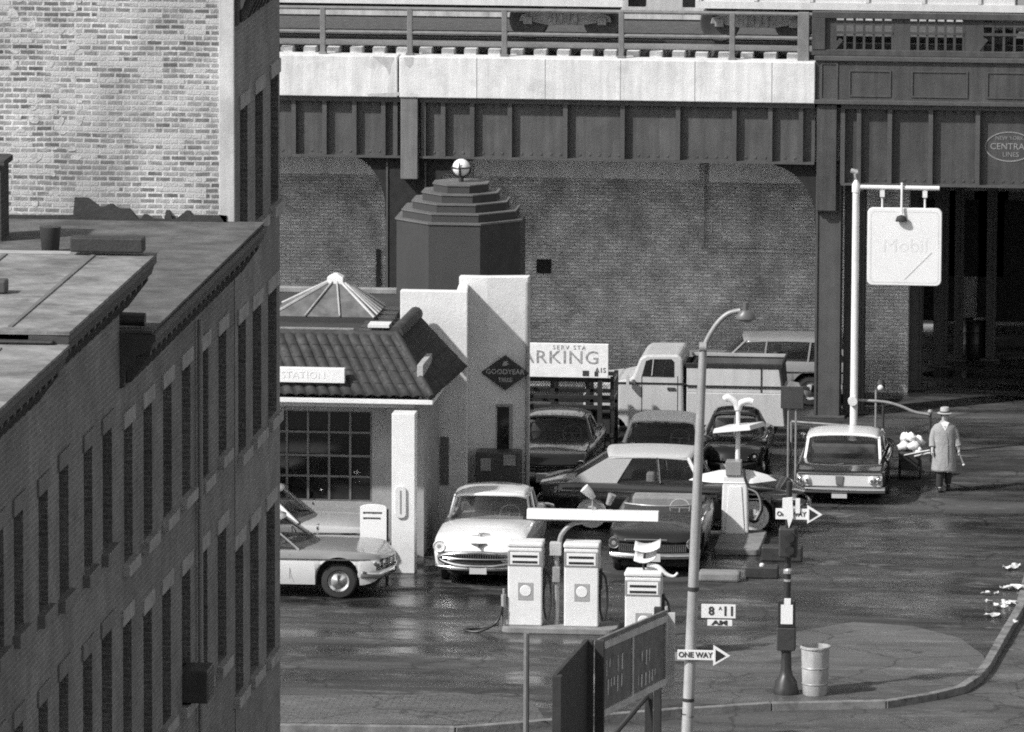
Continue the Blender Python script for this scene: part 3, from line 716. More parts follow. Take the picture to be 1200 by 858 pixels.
# wing walls behind the mansard
ya = 154.85; za = at(508, 341, ya)[1]; ax0 = at(469, 341, ya)[0]; ax1 = at(548, 341, ya)[0]
yb_ = 156.0; bz = at(590, 325, yb_)[1]; bx0, bxm, bx1 = at(538,325,yb_)[0], at(571,325,yb_)[0], at(618,325,yb_)[0]
A_ = MB().prism([(ax0, ya), (ax1, ya), (at(549,345,yb_)[0], yb_-.01), (at(549,345,yb_)[0]-.2, yb_-.01), (ax1-.25, ya+.22), (ax0, ya+.22)], 'z', 0, za).build('wing_wall', M_whitew, S, bevel=.02)
MB().prism([(bx0, yb_), (bxm, yb_), (bx1, yb_+.14), (bx1+.02, yb_+.18), (bx1+.02, yb_+.42), (bxm, yb_+.26), (bx0, yb_+.26)], 'z', 0, bz).build('wing_wall', M_whitew, S, bevel=.02)
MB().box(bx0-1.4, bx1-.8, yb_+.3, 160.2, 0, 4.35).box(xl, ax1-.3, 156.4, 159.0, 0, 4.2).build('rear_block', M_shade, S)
MB().box(xl, xt2-.1, yt+.05, 158.7, 4.22, 4.4).build('flat_roof', mk('flat_roof_felt', .035, .85, var=.3, bump=.3), S)
MB().box(xl, ax0-.05, 158.6, 158.8, 4.4, 4.52).build('roof_kerb', M_mid, S, bevel=.02)
cr = MB()
for i in range(6): cr.box(xt2-1.0, ax0-.1, yt+1.2+i*.55, yt+1.65+i*.55, 4.4, 4.44+.012*i)
cr.build('roof_course', mk('roof_slate', .05, .5, var=.4, scale=6), S, bevel=.005)
MB().box(gz(436,378,4.5)[0], ax0-.02, gz(436,384,4.5)[1], gz(436,380,4.5)[1], 4.5, 4.56).build('roof_flashing', M_white, S)
MB().box(xl, xt-.9, yt+.32, yt+.42, 4.4, 4.62).build('roof_flashing', M_mid, S)
# narrow wall window, downpipe
nx0, nz1 = at(583, 476, yb_+.06); nx1, nz0 = at(597, 530, yb_+.06)
nw = MB().box(nx0, nx1, yb_+.0, yb_+.055, nz0, nz1).build('side_window', M_glass, S)
MB().box(nx1, nx1+.06, yb_-.02, yb_+.1, nz0-.05, nz1+.05).box(nx0-.02, nx1, yb_-.02, yb_+.1, nz1, nz1+.05).build('frame', M_shade, nw)
MB().tube([(bx1+.0, yb_+.04, 0), (bx1+.0, yb_+.04, bz-.1)], .04, 8).build('downpipe', M_mid, S, smooth=40)
MB().box(at(516,560,ya)[0], at(526,560,ya)[0], ya-.03, ya-.002, 1.0, 2.0).build('meter_box', mk('meter_iron', .12, .6), S)
# octagonal tower
tx, ty = -17.28, 158.7
def octo(r, z0, z1, m, name, par, cham=0.0):
    R = r/math.cos(PI/8); ring = lambda q, z: [(tx+q*math.cos(PI/8+k*PI/4), ty+q*math.sin(PI/8+k*PI/4), z) for k in range(8)]
    return MB().loft([ring(R, z0), ring(R, z1)] if not cham else [ring(R, z0), ring(R, z1-cham), ring(R-cham, z1)]).build(name, m, par)
ztr = at(540, 264, ty-1.3)[1]; zt0 = at(540, 217, ty-.55)[1]
tw = octo(1.3, 4.3, ztr, M_tower, 'tower', S)
octo(1.33, ztr+.002, ztr+.04, M_tedge, 'tower_rim', tw)
hs = (zt0-ztr-.04)/4
for i, r_ in enumerate((1.18, .98, .78, .56)):
    z = ztr+.042+i*hs
    ti = octo(r_, z, z+hs-.03, M_tower, 'tower_tier', tw); octo(r_+.02, z+hs-.028, z+hs-.002, M_tedge, 'tier_rim', ti)
gl = at(540, 197, ty)
gp = MB().tube([(tx, ty, zt0), (tx, ty, zt0+.1)], .05, 8).build('lamp_bracket', M_black, S)
MB().sphere((tx, ty, zt0+.3), .185, 18, 12).build('lamp_globe', mk('opal_globe', .78, .2, var=.02), S, smooth=60)
bb = MB()
for a0 in (0, PI/2):
    bb.tube([(tx+.2*math.cos(a0)*math.cos(t_), ty+.2*math.sin(a0)*math.cos(t_), zt0+.3+.2*math.sin(t_)) for t_ in [PI+PI*i/12 for i in range(13)]], .016, 6)
bb.tube([(tx+.195*math.cos(2*PI*i/24), ty+.195*math.sin(2*PI*i/24), zt0+.31) for i in range(25)], .016, 6)
bb.tube([(tx-.02, ty-.2, zt0+.12), (tx-.02, ty-.2, zt0+.42)], .014, 6)
bb.build('globe_cage', M_black, S, smooth=40)
# glazed roof lantern
sk0, sk1, sy0 = gz(322,372,4.5)[0], gz(440,372,4.5)[0], 154.35; syc = sy0+.95; sy1 = sy0+1.9
sap = at(383, 328, syc); zs0 = 4.42; ax_, az_ = -19.5, sap[1]
K = [(sk0-.1, sy0, zs0+.1), (sk1, sy0, zs0+.1), (sk1, sy1, zs0+.1), (sk0-.1, sy1, zs0+.1)]
ap = [(ax_-.12, syc-.12, az_-.02), (ax_+.12, syc-.12, az_-.02), (ax_+.12, syc+.12, az_-.02), (ax_-.12, syc+.12, az_-.02)]
lt = MB().box(sk0-.1, sk1, sy0, sy1, 4.4, zs0+.1).build('roof_lantern', M_tower, S)
MB().loft([K, ap]).build('lantern_glass', mk('wired_glass', .12, .5, var=.5, scale=3, dirt=.6, dval=.04), lt)
rb = MB()
for i in range(4): rb.tube([K[i], ap[i]], .034, 6)
for i in range(1, 6):
    f_ = i/6; p = Vector(K[1]).lerp(Vector(K[2]), f_); q = Vector(ap[1]).lerp(Vector(ap[2]), f_); rb.tube([p+Vector((.03,0,.02)), q+Vector((.03,0,.02))], .024, 6)
for i in range(1, 3):
    f_ = i/3; p = Vector(K[0]).lerp(Vector(K[1]), f_); q = Vector(ap[0]).lerp(Vector(ap[1]), f_); rb.tube([p+Vector((0,-.02,.02)), q+Vector((0,-.02,.02))], .018, 6)
rb.build('lantern_rib', mk('rib_paint', .36, .5, var=.3), lt)
MB().loft([[(ax_+a*.17, syc+b*.17, az_-.06) for a, b in ((-1,-1),(1,-1),(1,1),(-1,1))], [(ax_+a*.16, syc+b*.16, az_+.07) for a, b in ((-1,-1),(1,-1),(1,1),(-1,1))], [(ax_+a*.04, syc+b*.1, az_+.14) for a, b in ((-1,-1),(1,-1),(1,1),(-1,1))]]).build('lantern_cap', M_white, lt)
# signs on the station
sg = thing('station_sign', 'white box sign with faded letters on the tiled mansard front', 'sign', (0,0,0))
x0, z1 = at(258, 428, ye+.18); x1, z0 = at(405, 448, ye+.18)
MB().box(x0, x1, ye+.02, ye+.18, z0, z1).box(x0+.3, x0+.36, ye+.18, ye+.6, z0+.1, z0+.16).box(x1-.36, x1-.3, ye+.18, ye+.6, z0+.1, z0+.16).build('panel', M_signw, sg, bevel=.01)
text('SERVICE STATION', .2, mk('very_faint_lettering', .7, .5, var=.05), sg, ((x0+x1)/2-.0, ye+.018, (z0+z1)/2), spacing=1.1)
sg = thing('end_sign', 'pale parallelogram sign turned edgeways on the mansard end', 'sign')
ys = gz(520,430,3.9)[1]; xs_ = (xr+xt)/2+.1
MB().box(xs_-.0, xs_+.12, ys-1.0, ys+.6, 3.72, 4.08).build('panel', mk('weathered_sign', .35, .6, var=.2), sg, bevel=.01)
gd = thing('tyre_sign', 'dark diamond tire sign with dim lettering fixed to the white wing wall', 'sign')
cx, cz = at(592, 437, yb_-.05); hw, hh = .5, .37
D = [(cx-hw,cz),(cx,cz-hh),(cx+hw,cz),(cx,cz+hh)]
pn_ = MB().prism(D, 'y', yb_-.06, yb_-.005).build('panel', mk('sign_dark_enamel', .035, .35, var=.15), gd, bevel=.012)
M_sl = mk('dim_sign_lettering', .36, .5)
text('GOODYEAR', .145, M_sl, gd, (cx, yb_-.064, cz+.02), bold=.003); text('TIRES', .12, M_sl, gd, (cx, yb_-.064, cz-.15), bold=.003)
MB().add([(cx+a, yb_-.063, cz+b) for a, b in ((-.06,.15),(.02,.15),(.09,.2),(.03,.2),(.06,.25),(-.02,.24),(-.05,.2))], [tuple(range(7))]).build('emblem', M_sl, gd)
th = thing('thermometer', 'tall pale wall thermometer on the white pillar', 'thermometer')
x0, z0 = at(463, 607, 150.0); x1, z1 = at(476, 570, 150.0)
MB().prism(rrect(x0, x1, z0, z1, .09), 'y', 149.975, 150.018).build('plate', mk('thermo_plate', .62, .4, var=.1), th, bevel=.008)
MB().box((x0+x1)/2-.012, (x0+x1)/2+.012, 149.965, 149.974, z0+.09, z1-.08).build('tube', mk('thermo_tube', .25, .4), th)
# ================================================================ forecourt furniture
vm = thing('vending_machine', 'dark vending cabinet with two pale panels against the white wing wall', 'vending machine')
x0, x1 = at(557, 560, yb_-.55)[0], at(609, 560, yb_-.55)[0]; zv = at(580, 530, yb_-.55)[1]
MB().box(x0, x1, yb_-.55, yb_-.03, .02, zv).build('cabinet', mk('vending_paint', .06, .4, var=.2, streak=.2), vm, bevel=.03)
for a, b, c_, d in ((563,575,537,552),(590,604,533,546)):
    u0, w1 = at(a, c_, yb_-.56); u1, w0 = at(b, d, yb_-.56); MB().box(u0, u1, yb_-.565, yb_-.552, w0, w1).build('panel', mk('pale_panel', .3, .5, var=.25, scale=9), vm, bevel=.004)
MB().box(x0+.1, x1-.1, yb_-.57, yb_-.552, .6, .75).build('coin_tray', M_black, vm)
sb = thing('notice_board', 'white standing notice board with two lines of writing beside the pillar', 'sign')
sx, sy_ = gz(437, 668); x0, z0 = at(422, 652, 148.95); x1, z1 = at(453, 592, 148.95)
P = rrect(x0, x1, .35, z1, .07)
P = [(x0, .35), (x1, .35), (x1, z1-.05)]+[((x0+x1)/2+(x1-x0)/2*math.cos(PI*i/8)*.98, z1-.05+.06*math.sin(PI*i/8)) for i in range(1, 8)]+[(x0, z1-.05)]
MB().prism(P, 'y', 148.95, 149.0).build('board', M_signw, sb, bevel=.006)
MB().box(x0+.02, x0+.07, 148.96, 149.01, 0, .35).box(x1-.03, x1+.03, 149.002, 149.08, 0, z1-.1).build('leg', M_black, sb)
for i, (s_, w_) in enumerate((('Drive in now', .075), ('Save here', .07))): pass
ln = MB()
for zz, n_ in ((z1-.16, 9), (z1-.27, 8)):
    x = x0+.06
    for i in range(n_):
        w_ = random.uniform(.02,.05)
        if x+w_ < x1-.05: ln.box(x, x+w_, 148.944, 148.951, zz-random.uniform(.012,.022), zz+.018); x += w_+.008
ln.build('writing', M_letter, sb)
def pump(x, y, w, h, label, face=True):
    t = thing('fuel_pump', label, 'fuel pump', (x, y, .12), 0, 'white fuel pumps of the station')
    w2 = w/2; d = .24
    MB().box(-w2, w2, -d, d, .0, h-.1).build('cabinet', M_white, t, bevel=.025)
    MB().box(-w2-.015, w2+.015, -d-.015, d+.015, h-.098, h).build('cap', M_white, t, bevel=.03)
    MB().box(-w2+.005, w2-.005, -d-.012, -d+.01, h-.46, h-.16).build('dial_frame', M_mid, t, bevel=.008)
    MB().box(-w2+.05, w2-.05, -d-.02, -d-.008, h-.43, h-.19).build('dial_face', M_signw, t, bevel=.005)
    for zz in (h-.265, h-.375): MB().box(-w2+.09, w2-.09, -d-.026, -d-.018, zz-.025, zz+.02).build('counter_window', M_black, t)
    e = MB().box(-w2+.2, w2-.17, -d-.006, -d+.01, h-1.12, h-.78).build('badge', mk('badge_grey', .34, .5), t)
    MB().lathe([(.001, -d-.014), (.1, -d-.014), (.11, -d-.007), (.11, -d)], ((.015), 0, h-.94), 20, 'y').build('badge_disc', M_signw, e)
    MB().box(w2, w2+.05, -.08, .08, .7, 1.1).build('nozzle_hook', M_dark, t, bevel=.01)
    hp = [(w2+.03, -.02, 1.05), (w2+.13, -.06, .9), (w2+.16, -.1, .45), (w2+.1, -.14, .12), (w2+.03, -.12, .3), (w2+.02, -.08, .7)]
    MB().tube(bez(hp), .022, 8).build('hose', M_black, t, smooth=50)
    return t
def bez(P, n=6):
    P = [Vector(p) for p in P]; out = []
    for i in range(len(P)-1):
        p0, p1, p2, p3 = P[max(i-1,0)], P[i], P[i+1], P[min(i+2, len(P)-1)]
        for k_ in range(n):
            t = k_/n; out.append(.5*((2*p1)+(-p0+p2)*t+(2*p0-5*p1+4*p2-p3)*t*t+(-p0+3*p1-3*p2+p3)*t**3))
    out.append(P[-1]); return out
M_island = mk('island_concrete', .2, .85, var=.25, scale=3, bump=.2, dirt=.5, dval=.07)
i1 = gz(586,743); i2 = gz(716,743)
ym = (i1[1]+i2[1])/2
isl = thing('pump_island', 'long low concrete island under the two front fuel pumps', 'pump island')
MB().prism(rrect(i1[0], i2[0]+.12, ym-.05, ym+.85, .2), 'z', 0, .12).build('slab', M_island, isl, bevel=.02)
yp = ym+.38
pump(at(615,700,yp-.24)[0], yp, .66, 1.62, 'white fuel pump at the left end of the front island')
pump(at(681,700,yp-.24)[0], yp, .66, 1.62, 'white fuel pump on the front island right of the light post')
hp = thing('hose_post', 'short pale post with looping hose at the island end', 'post')
hx, hy = at(590, 720, ym+.1)[0], ym+.12
MB().tube([(hx, hy, .12), (hx, hy, .72)], .05, 8).tube([(hx,hy,.72),(hx,hy,.84)], .02, 6).build('post', M_mid, hp, smooth=40)
MB().tube(bez([(hx-.02, hy-.06, .5), (hx-.12, hy-.1, .2), (hx-.45, hy-.2, .03), (hx-.75, hy-.05, .03), (hx-.5, hy+.15, .03), (hx-.1, hy+.0, .14)]), .024, 8).build('hose', M_black, hp, smooth=50)
# island light standard: post, gooseneck, long fluorescent trough with spotlights
ls = thing('island_light', 'post with gooseneck carrying a long white fluorescent trough over the pumps', 'light')
lx = at(652, 690, yp)[0]; zb_ = at(652, 650, yp)[1]
MB().tube([(lx, yp, .12), (lx, yp, zb_)], .055, 10).build('post', M_mid, ls, smooth=40)
MB().box(lx-.12, lx+.1, yp-.14, yp+.06, zb_, zb_+.25).build('switch_box', mk('switch_box_paint', .45, .5, var=.2), ls, bevel=.01)
MB().box(lx-.07, lx+.07, yp-.1, yp+.04, .95, 1.25).build('conduit_box', M_mid, ls, bevel=.01)
MB().tube(bez([(lx+.05, yp, zb_+.2), (lx+.1, yp, zb_+.4), (lx+.3, yp, zb_+.6), (lx+.62, yp, zb_+.68), (lx+.62, yp, zb_+.8)]), .045, 10).build('gooseneck', M_mid, ls, smooth=40)
bx0_, bz0_ = at(618, 603, yp); bx1_ = at(772, 603, yp)[0]; bz0_ = zb_+.82
bz0_ = at(690, 603, yp)[1]
MB().prism([(-.14+yp, bz0_-.09), (.14+yp, bz0_-.09), (.09+yp, bz0_+.09), (-.09+yp, bz0_+.09)], 'x', bx0_, bx1_).build('trough', M_white, ls, bevel=.008)
MB().box(bx0_+.05, bx1_-.05, yp-.08, yp+.08, bz0_-.125, bz0_-.092).build('lamp_tube', M_lens, ls)
sxx = at(692, 590, yp)[0]
sp = MB().tube([(sxx+.04, yp, bz0_+.09), (sxx+.04, yp, bz0_+.3)], .018, 6).build('spot_stem', M_mid, ls)
MB().tube([(sxx-.12, yp-.05, bz0_+.52), (sxx-.02, yp-.03, bz0_+.42), (sxx+.06, yp, bz0_+.32)], [.1, .085, .05], 12).build('spotlight', M_white, ls, smooth=40)
MB().tube([(sxx+.42, yp-.02, bz0_+.4), (sxx+.34, yp, bz0_+.2)], [.08, .05], 12).build('spotlight', M_mid, ls, smooth=40)
# third pump, nearest
x3, y3 = gz(753, 773)
p3 = pump(x3, y3+.24, .68, 1.55, 'white fuel pump behind the hoarding, with white trays above its top')
tr3 = thing('towel_dispenser', 'stack of curved white trays and a bent white arm over a fuel pump', 'dispenser', (x3, y3+.24, 1.67))
trm = MB()
for z, w_, dx in ((.2, .2, .02), (.4, .24, .06)):
    G = []
    for i in range(9):
        u = i/8; G.append([(dx-w_+2*w_*u, -.14+.28*v, z+.07*(2*u-1)**2+.05*u+.12*(v-.5)) for v in (0, .5, 1)])
    trm.grid(G)
trm.build('tray', M_white, tr3, smooth=60, solid=.02)
MB().tube(bez([(.0,0,.0),(-.02,0,.1),(.0,0,.22),(.02,0,.38)]), .02, 8).build('stem', M_dark, tr3)
MB().tube(bez([(.06,-.05,.1),(.25,-.06,.08),(.42,-.08,-.06),(.56,-.08,-.1),(.64,-.08,-.03)]), [.035+.012*math.sin(i*.2) for i in range(25)], 8).build('arm', M_white, tr3, smooth=60)
isl3 = thing('pump_island', 'concrete island under the fuel pump behind the hoarding', 'pump island')
MB().prism(rrect(x3-.5, x3+1.0, y3-.15, y3+.75, .15), 'z', 0, .12).build('slab', M_island, isl3, bevel=.02)
bo = thing('bollard', 'short pale bollard with a round foot right of the hoarding', 'bollard', (*gz(781,745), 0))
MB().lathe([(.16,0),(.16,.05),(.06,.09),(.045,.12),(.045,.48),(.06,.5),(.05,.56),(.001,.58)], (0,0,0), 14).build('post', M_mid, bo, smooth=40)
# rear pump under twin lamp shades
x4, y4 = gz(861, 633)
isl4 = thing('pump_island', 'low pale-ended concrete island under the slim rear pump', 'pump island')
ix0, ix1 = gz(836,650)[0], gz(890,650)[0]; iy0 = gz(860, 651)[1]
MB().prism(rrect(ix0, ix1, iy0, y4+.55, .1), 'z', 0, .13).build('slab', M_island, isl4, bevel=.02)
sl2 = thing('wheel_stop', 'long concrete wheel stop with a pale end in front of the rear pump island', 'wheel stop')
a_, b_ = gz(818, 682), gz(868, 680)
MB().box(a_[0], b_[0], a_[1], a_[1]+.4, 0, .2).build('block', M_island, sl2, bevel=.05)
for (q0, q1, yb__, zz, lab) in (((873, 660), (912, 678), 678, .24, 'low dark steel service box with a white cap, nearer of two'), ((892, 636), (940, 658), 658, .3, 'low dark steel service box with a white cap, farther of two')):
    t = thing('service_box', lab, 'service box', (0,0,0), 0, 'low dark service boxes by the pump island')
    a_, b_ = gz(q0[0], yb__), gz(q1[0], yb__)
    MB().box(a_[0], b_[0], a_[1], a_[1]+.35, 0, zz).build('body', M_dark, t, bevel=.03)
    MB().lathe([(.05,0),(.05,.04),(.02,.06)], ((a_[0]+b_[0])/2, a_[1]+.1, zz), 10).build('cap', M_white, t)
p4 = thing('fuel_pump', 'slim tapered white pump with a looped hose beside the dark profile car', 'fuel pump', (x4, y4+.2, .13), 0, 'white fuel pumps of the station')
MB().loft([[(-.29,-.17,0),(.27,-.17,0),(.27,.17,0),(-.29,.17,0)], [(-.26,-.16,1.2),(.24,-.16,1.2),(.24,.16,1.2),(-.26,.16,1.2)]]).build('cabinet', M_white, p4, bevel=.03)
MB().loft([[(-.2,-.19,.0),(.2,-.19,.0),(.2,-.172,.0),(-.2,-.172,.0)], [(-.13,-.185,.98),(.13,-.185,.98),(.13,-.165,.98),(-.13,-.165,.98)]]).build('front_panel', M_signw, p4, bevel=.01)
MB().box(-.2, .12, -.2, .12, 1.202, 1.5).build('computer_head', mk('grey_dial', .25, .3, var=.2), p4, bevel=.015)
MB().tube(bez([(.17,-.15,1.35),(.2,-.18,1.15),(.3,-.2,.95),(.5,-.2,.8),(.55,-.2,.5),(.4,-.2,.3),(.3,-.2,.38)]), .028, 8).build('hose', M_black, p4, smooth=50)
MB().tube(bez([(.26,-.21,.95),(.46,-.22,.84),(.53,-.22,.55),(.42,-.22,.3)]), .02, 8).build('hose', M_mid, p4, smooth=50)
l4 = thing('shaded_light', 'tall lamp standard with two broad white shades above the slim pump', 'light', (x4+.02, y4+.2+.2, .13))
zA, zB, zC = at(868,556,y4+.4)[1]-.13, at(858,500,y4+.4)[1]-.13, at(866,472,y4+.4)[1]-.13
MB().tube([(0,0,0),(0,0,zB-.02)], .05, 8).build('pole', M_white, l4, smooth=40)
s_ = MB(); P0 = [(-1.0,-.1),(-.5,-.34),(.35,-.34),(.68,-.05),(.8,.06),(.5,.3),(-.1,.32),(-.8,.16)]
s_.loft([[(p[0]*1.0, p[1]*1.1, zA-.12) for p in P0], [(p[0]*.75, p[1]*.8, zA+.0) for p in P0], [(p[0]*.4, p[1]*.4, zA+.08) for p in P0]]); s_.build('lamp_shade', M_white, l4, smooth=30)
s_ = MB(); P0 = [(-.5,-.32),(.28,-.32),(.55,.3),(-.22,.3)]
s_.loft([[(p[0], p[1], zB-.1+.08*(p[0]>0)) for p in P0], [(p[0]*.93, p[1]*.93, zB-.0+.08*(p[0]>0)) for p in P0]]); s_.build('lamp_shade', M_white, l4, bevel=.01)
MB().tube([(0,0,zB),(0,0,zC-.12)], .045, 8).tube(bez([(0,0,zC-.14),(-.05,0,zC),(-.2,0,zC+.1),(-.28,0,zC+.06)]), .075, 8).tube(bez([(0,0,zC-.14),(.05,0,zC-.02),(.2,0,zC+.04),(.3,0,zC+.02)]), .07, 8).build('fork', M_white, l4, smooth=50)
# ================================================================ parking sign on a dark rack
pk = thing('parking_sign', 'white weathered board lettered PARKING above the dark rack', 'sign')
yk = 164.3; x0, z1 = at(600, 401, yk); x1, z0 = at(713, 443, yk)
MB().box(x0, x1, yk-.05, yk, z0, z1).build('board', mk('weathered_board', .78, .7, var=.08, scale=5, dirt=.25, dval=.45), pk, bevel=.01)
xc = (x0+x1)/2
M_pl = mk('flaking_lettering', .3, .7, var=.8, scale=16)
text('PARKING', .4, M_pl, pk, (xc-.12, yk-.054, (z0+z1)/2+.06), sx=1.1, spacing=1.08)
text('SERV STA', .13, M_pl, pk, (xc+.2, yk-.054, z1-.09), spacing=1.4)
MB().box(x1-.56, x1-.42, yk-.056, yk-.051, z0+.04, z0+.16).box(x1-.3, x1-.22, yk-.056, yk-.051, z0+.04, z0+.14).build('blot', M_letter, pk)
text('A1S', .15, M_letter, pk, (x1-.17, yk-.054, z0+.17))
MB().box(x0+.2, x0+.3, yk+.003, yk+.1, 0, z1-.05).box(x1-.24, x1-.14, yk+.003, yk+.1, 0, z1-.05).build('post', M_black, pk)
rk = thing('steel_rack', 'dark steel rack of posts, rails and mesh below the parking sign', 'rack')
f = MB(); X0, X1 = at(604, 460, yk+.3)[0], at(720, 460, yk+.3)[0]
for x in (X0, X0+.78, X0+1.55, X1-.08): f.box(x, x+.09, yk+.15, yk+.24, 0, z0+.0).box(x, x+.09, yk+1.1, yk+1.19, 0, z0-.0)
for z in (z0-.12, z0-.5, z0-.72, .5): f.box(X0, X1, yk+.13, yk+.17, z, z+.09).box(X0, X1, yk+1.1, yk+1.14, z, z+.09)
for x in (X0, X1-.06): f.box(x, x+.06, yk+.2, yk+1.1, z0-.5, z0-.42).box(x, x+.06, yk+.2, yk+1.1, z0-.12, z0-.04)
f.build('frame', M_black, rk, bevel=.008)
mm = MB()
for i in range(40):
    x = X0+.02+i*.055
    for s_ in (-1, 1):
        if X0+.02 < x+s_*.3 < X1 and x < X1: mm.tube([(x, yk+.26, z0-.45), (x+s_*.3, yk+.26, z0-.1)], .006, 3, caps=False)
mm.build('mesh', M_dark, rk)
f = MB(); x = X0+.05
while x < X1-.2:
    w_ = random.uniform(.15, .4); f.box(x, min(x+w_, X1-.05), yk+.3, yk+.9, z0-1.4, z0-.74+random.uniform(-.08,.02)); x += w_+.02
f.build('stacked_load', mk('dark_load', .02, .8, var=.4), rk, bevel=.04)
# ================================================================ hanging gasoline sign
gs = thing('sign_post', 'tall white post with a side arm behind the light-roofed car', 'sign post', (*gz(1000, 541), 0))
gx, gy = gs.location.x, gs.location.y
ztp = at(1006, 215, gy)[1]; zarm = at(1050, 220, gy)[1]
MB().lathe([(.13,0),(.1,.3),(.085,.35),(.075,ztp-.2),(.09,ztp-.19),(.09,ztp-.02),(.04,ztp+.06),(.001,ztp+.12)], (0,0,0), 14).build('post', M_white, gs, smooth=40)
xa1 = at(1101, 220, gy)[0]-gx
MB().tube([(0,0,zarm),(xa1,0,zarm)], .05, 10).build('arm', M_white, gs, smooth=40)
MB().tube(bez([(.0,0,ztp+.08),(-.02,-.02,ztp+.2),(.05,-.04,ztp+.26)]), .03, 6).tube([(-.12,0,ztp+.28),(.02,0,ztp+.24)], [.05,.06], 8).build('top_lamp', mk('lamp_grey', .3, .5), gs, smooth=40)
MB().lathe([(.1,-.07),(.11,.0),(.1,.07)], (-.02,-.09,1.35), 12, 'y').build('fitting', M_white, gs)
hs_ = thing('hanging_sign', 'large white rounded square sign hanging from the post arm', 'sign', (0,0,0))
x0, z1 = at(1017, 243, gy); x1, z0 = at(1103, 335, gy)
pnl = MB().prism(rrect(x0, x1, z0, z1, .12, 6), 'y', gy-.07, gy+.07).build('panel', M_signw, hs_, bevel=.015)
o_, i_ = rrect(x0+.06, x1-.06, z0+.06, z1-.06, .1, 6), rrect(x0+.085, x1-.085, z0+.085, z1-.085, .09, 6)
fr = MB().loft([[(p[0], gy-.073, p[1]) for p in o_], [(p[0], gy-.073, p[1]) for p in i_]], caps=False).build('border_line', mk('pale_line', .66, .5), hs_)
cx, cz = (x0+x1)/2, (z0+z1)/2
M_fl = mk('ghost_lettering', .66, .5, var=.06)
text('Mobil', .42, M_fl, hs_, (cx+.02, gy-.0715, cz+.02), sx=1.05, ext=.001)
MB().prism([(cx, z0+.14), (cx+.03, z0+.14), (x1-.2, cz-.12), (x1-.22, cz-.1)], 'y', gy-.074, gy-.0705).build('crack', mk('pale_crease', .52, .5), hs_)
for px in (1034, 1084):
    x = at(px, 230, gy)[0]; MB().tube([(x,gy,z1-.01),(x,gy,zarm-.04)], .022, 6).box(x-.05,x+.05,gy-.05,gy+.05,zarm-.2,zarm-.06).build('hanger', M_white, hs_)
x = at(1057, 230, gy)[0]
MB().tube([(x,gy-.06,zarm+.12),(x,gy-.1,zarm-.1),(x,gy-.13,z1+.05),(x,gy-.15,z1-.12)], .025, 6).build('lamp_arm', M_white, hs_)
MB().lathe([(.03,.06),(.1,.03),(.13,-.06),(.12,-.08),(.001,-.08)], (x,gy-.15,z1-.2), 14, sy=.55).build('sign_lamp', M_dark, hs_, smooth=40)
# pipe rail from the sign post
rl = thing('bent_rail', 'bent pale pipe rail running from the sign post towards the walking man', 'rail')
pts = [at(px, py, gy+.15) for px, py in ((1000,469),(1035,471),(1055,476),(1072,483),(1090,486))]
MB().tube(bez([(p[0], gy+.15, p[1]) for p in pts]), .035, 8).build('pipe', M_mid, rl, smooth=50)
for i, px in ((1, 1037), (4, 1090)):
    p = pts[i]; MB().tube([(p[0], gy+.17, 0), (p[0], gy+.17, p[1]+.02)], .03, 8).build('post', M_dark, rl, smooth=40)
MB().sphere((pts[4][0], gy+.15, pts[4][1]+.06), .06, 10, 6).build('knob', M_mid, rl, smooth=60)
rl2 = thing('low_rail', 'straight thin pipe rail left of the sign post', 'rail')
a_, b_ = at(928, 493, gy), at(1022, 500, gy)
MB().tube([(a_[0],gy-.15,a_[1]),(b_[0],gy-.15,b_[1])], .03, 8).tube([(a_[0],gy-.15,0),(a_[0],gy-.15,a_[1])], .025, 8).tube([(b_[0],gy-.15,0),(b_[0],gy-.15,b_[1])], .025, 8).build('pipe', M_mid, rl2, smooth=50)
st = thing('marker_post', 'thin post topped by a small round lamp right of the white post', 'post')
x_, y_ = gz(1026, 512); z_ = at(1026, 457, y_)[1]
MB().tube([(x_,y_,0),(x_,y_,z_)], .025, 8).build('post', M_mid, st); MB().sphere((x_+.1,y_-.02,z_+.05), .07, 10, 6).build('lamp', M_white, st, smooth=60)
MB().lathe([(.09,0),(.1,.1),(.06,.2)], (x_+.1,y_+.1,z_+.02), 10).build('hood', M_dark, st)
# twin-legged box sign
tb = thing('box_sign', 'small dark box sign on two thin legs behind the pump', 'sign')
x_, y_ = gz(926, 590); zt_ = at(926, 453, y_)[1]; zb_ = at(926, 479, y_)[1]
MB().box(x_-.22, x_+.26, y_, y_+.12, zb_, zt_).build('box', mk('grey_box', .045, .5, var=.3), tb, bevel=.01)
for dx in (-.06, .1): MB().tube([(x_+dx,y_+.06,0),(x_+dx,y_+.06,zb_)], .022, 6).build('leg', M_mid, tb)
MB().prism([(x_-.1,zt_+.0),(x_+.2,zt_+.0),(x_+.16,zt_+.07),(x_-.02,zt_+.1)], 'y', y_, y_+.1).build('lamp', M_mid, tb)
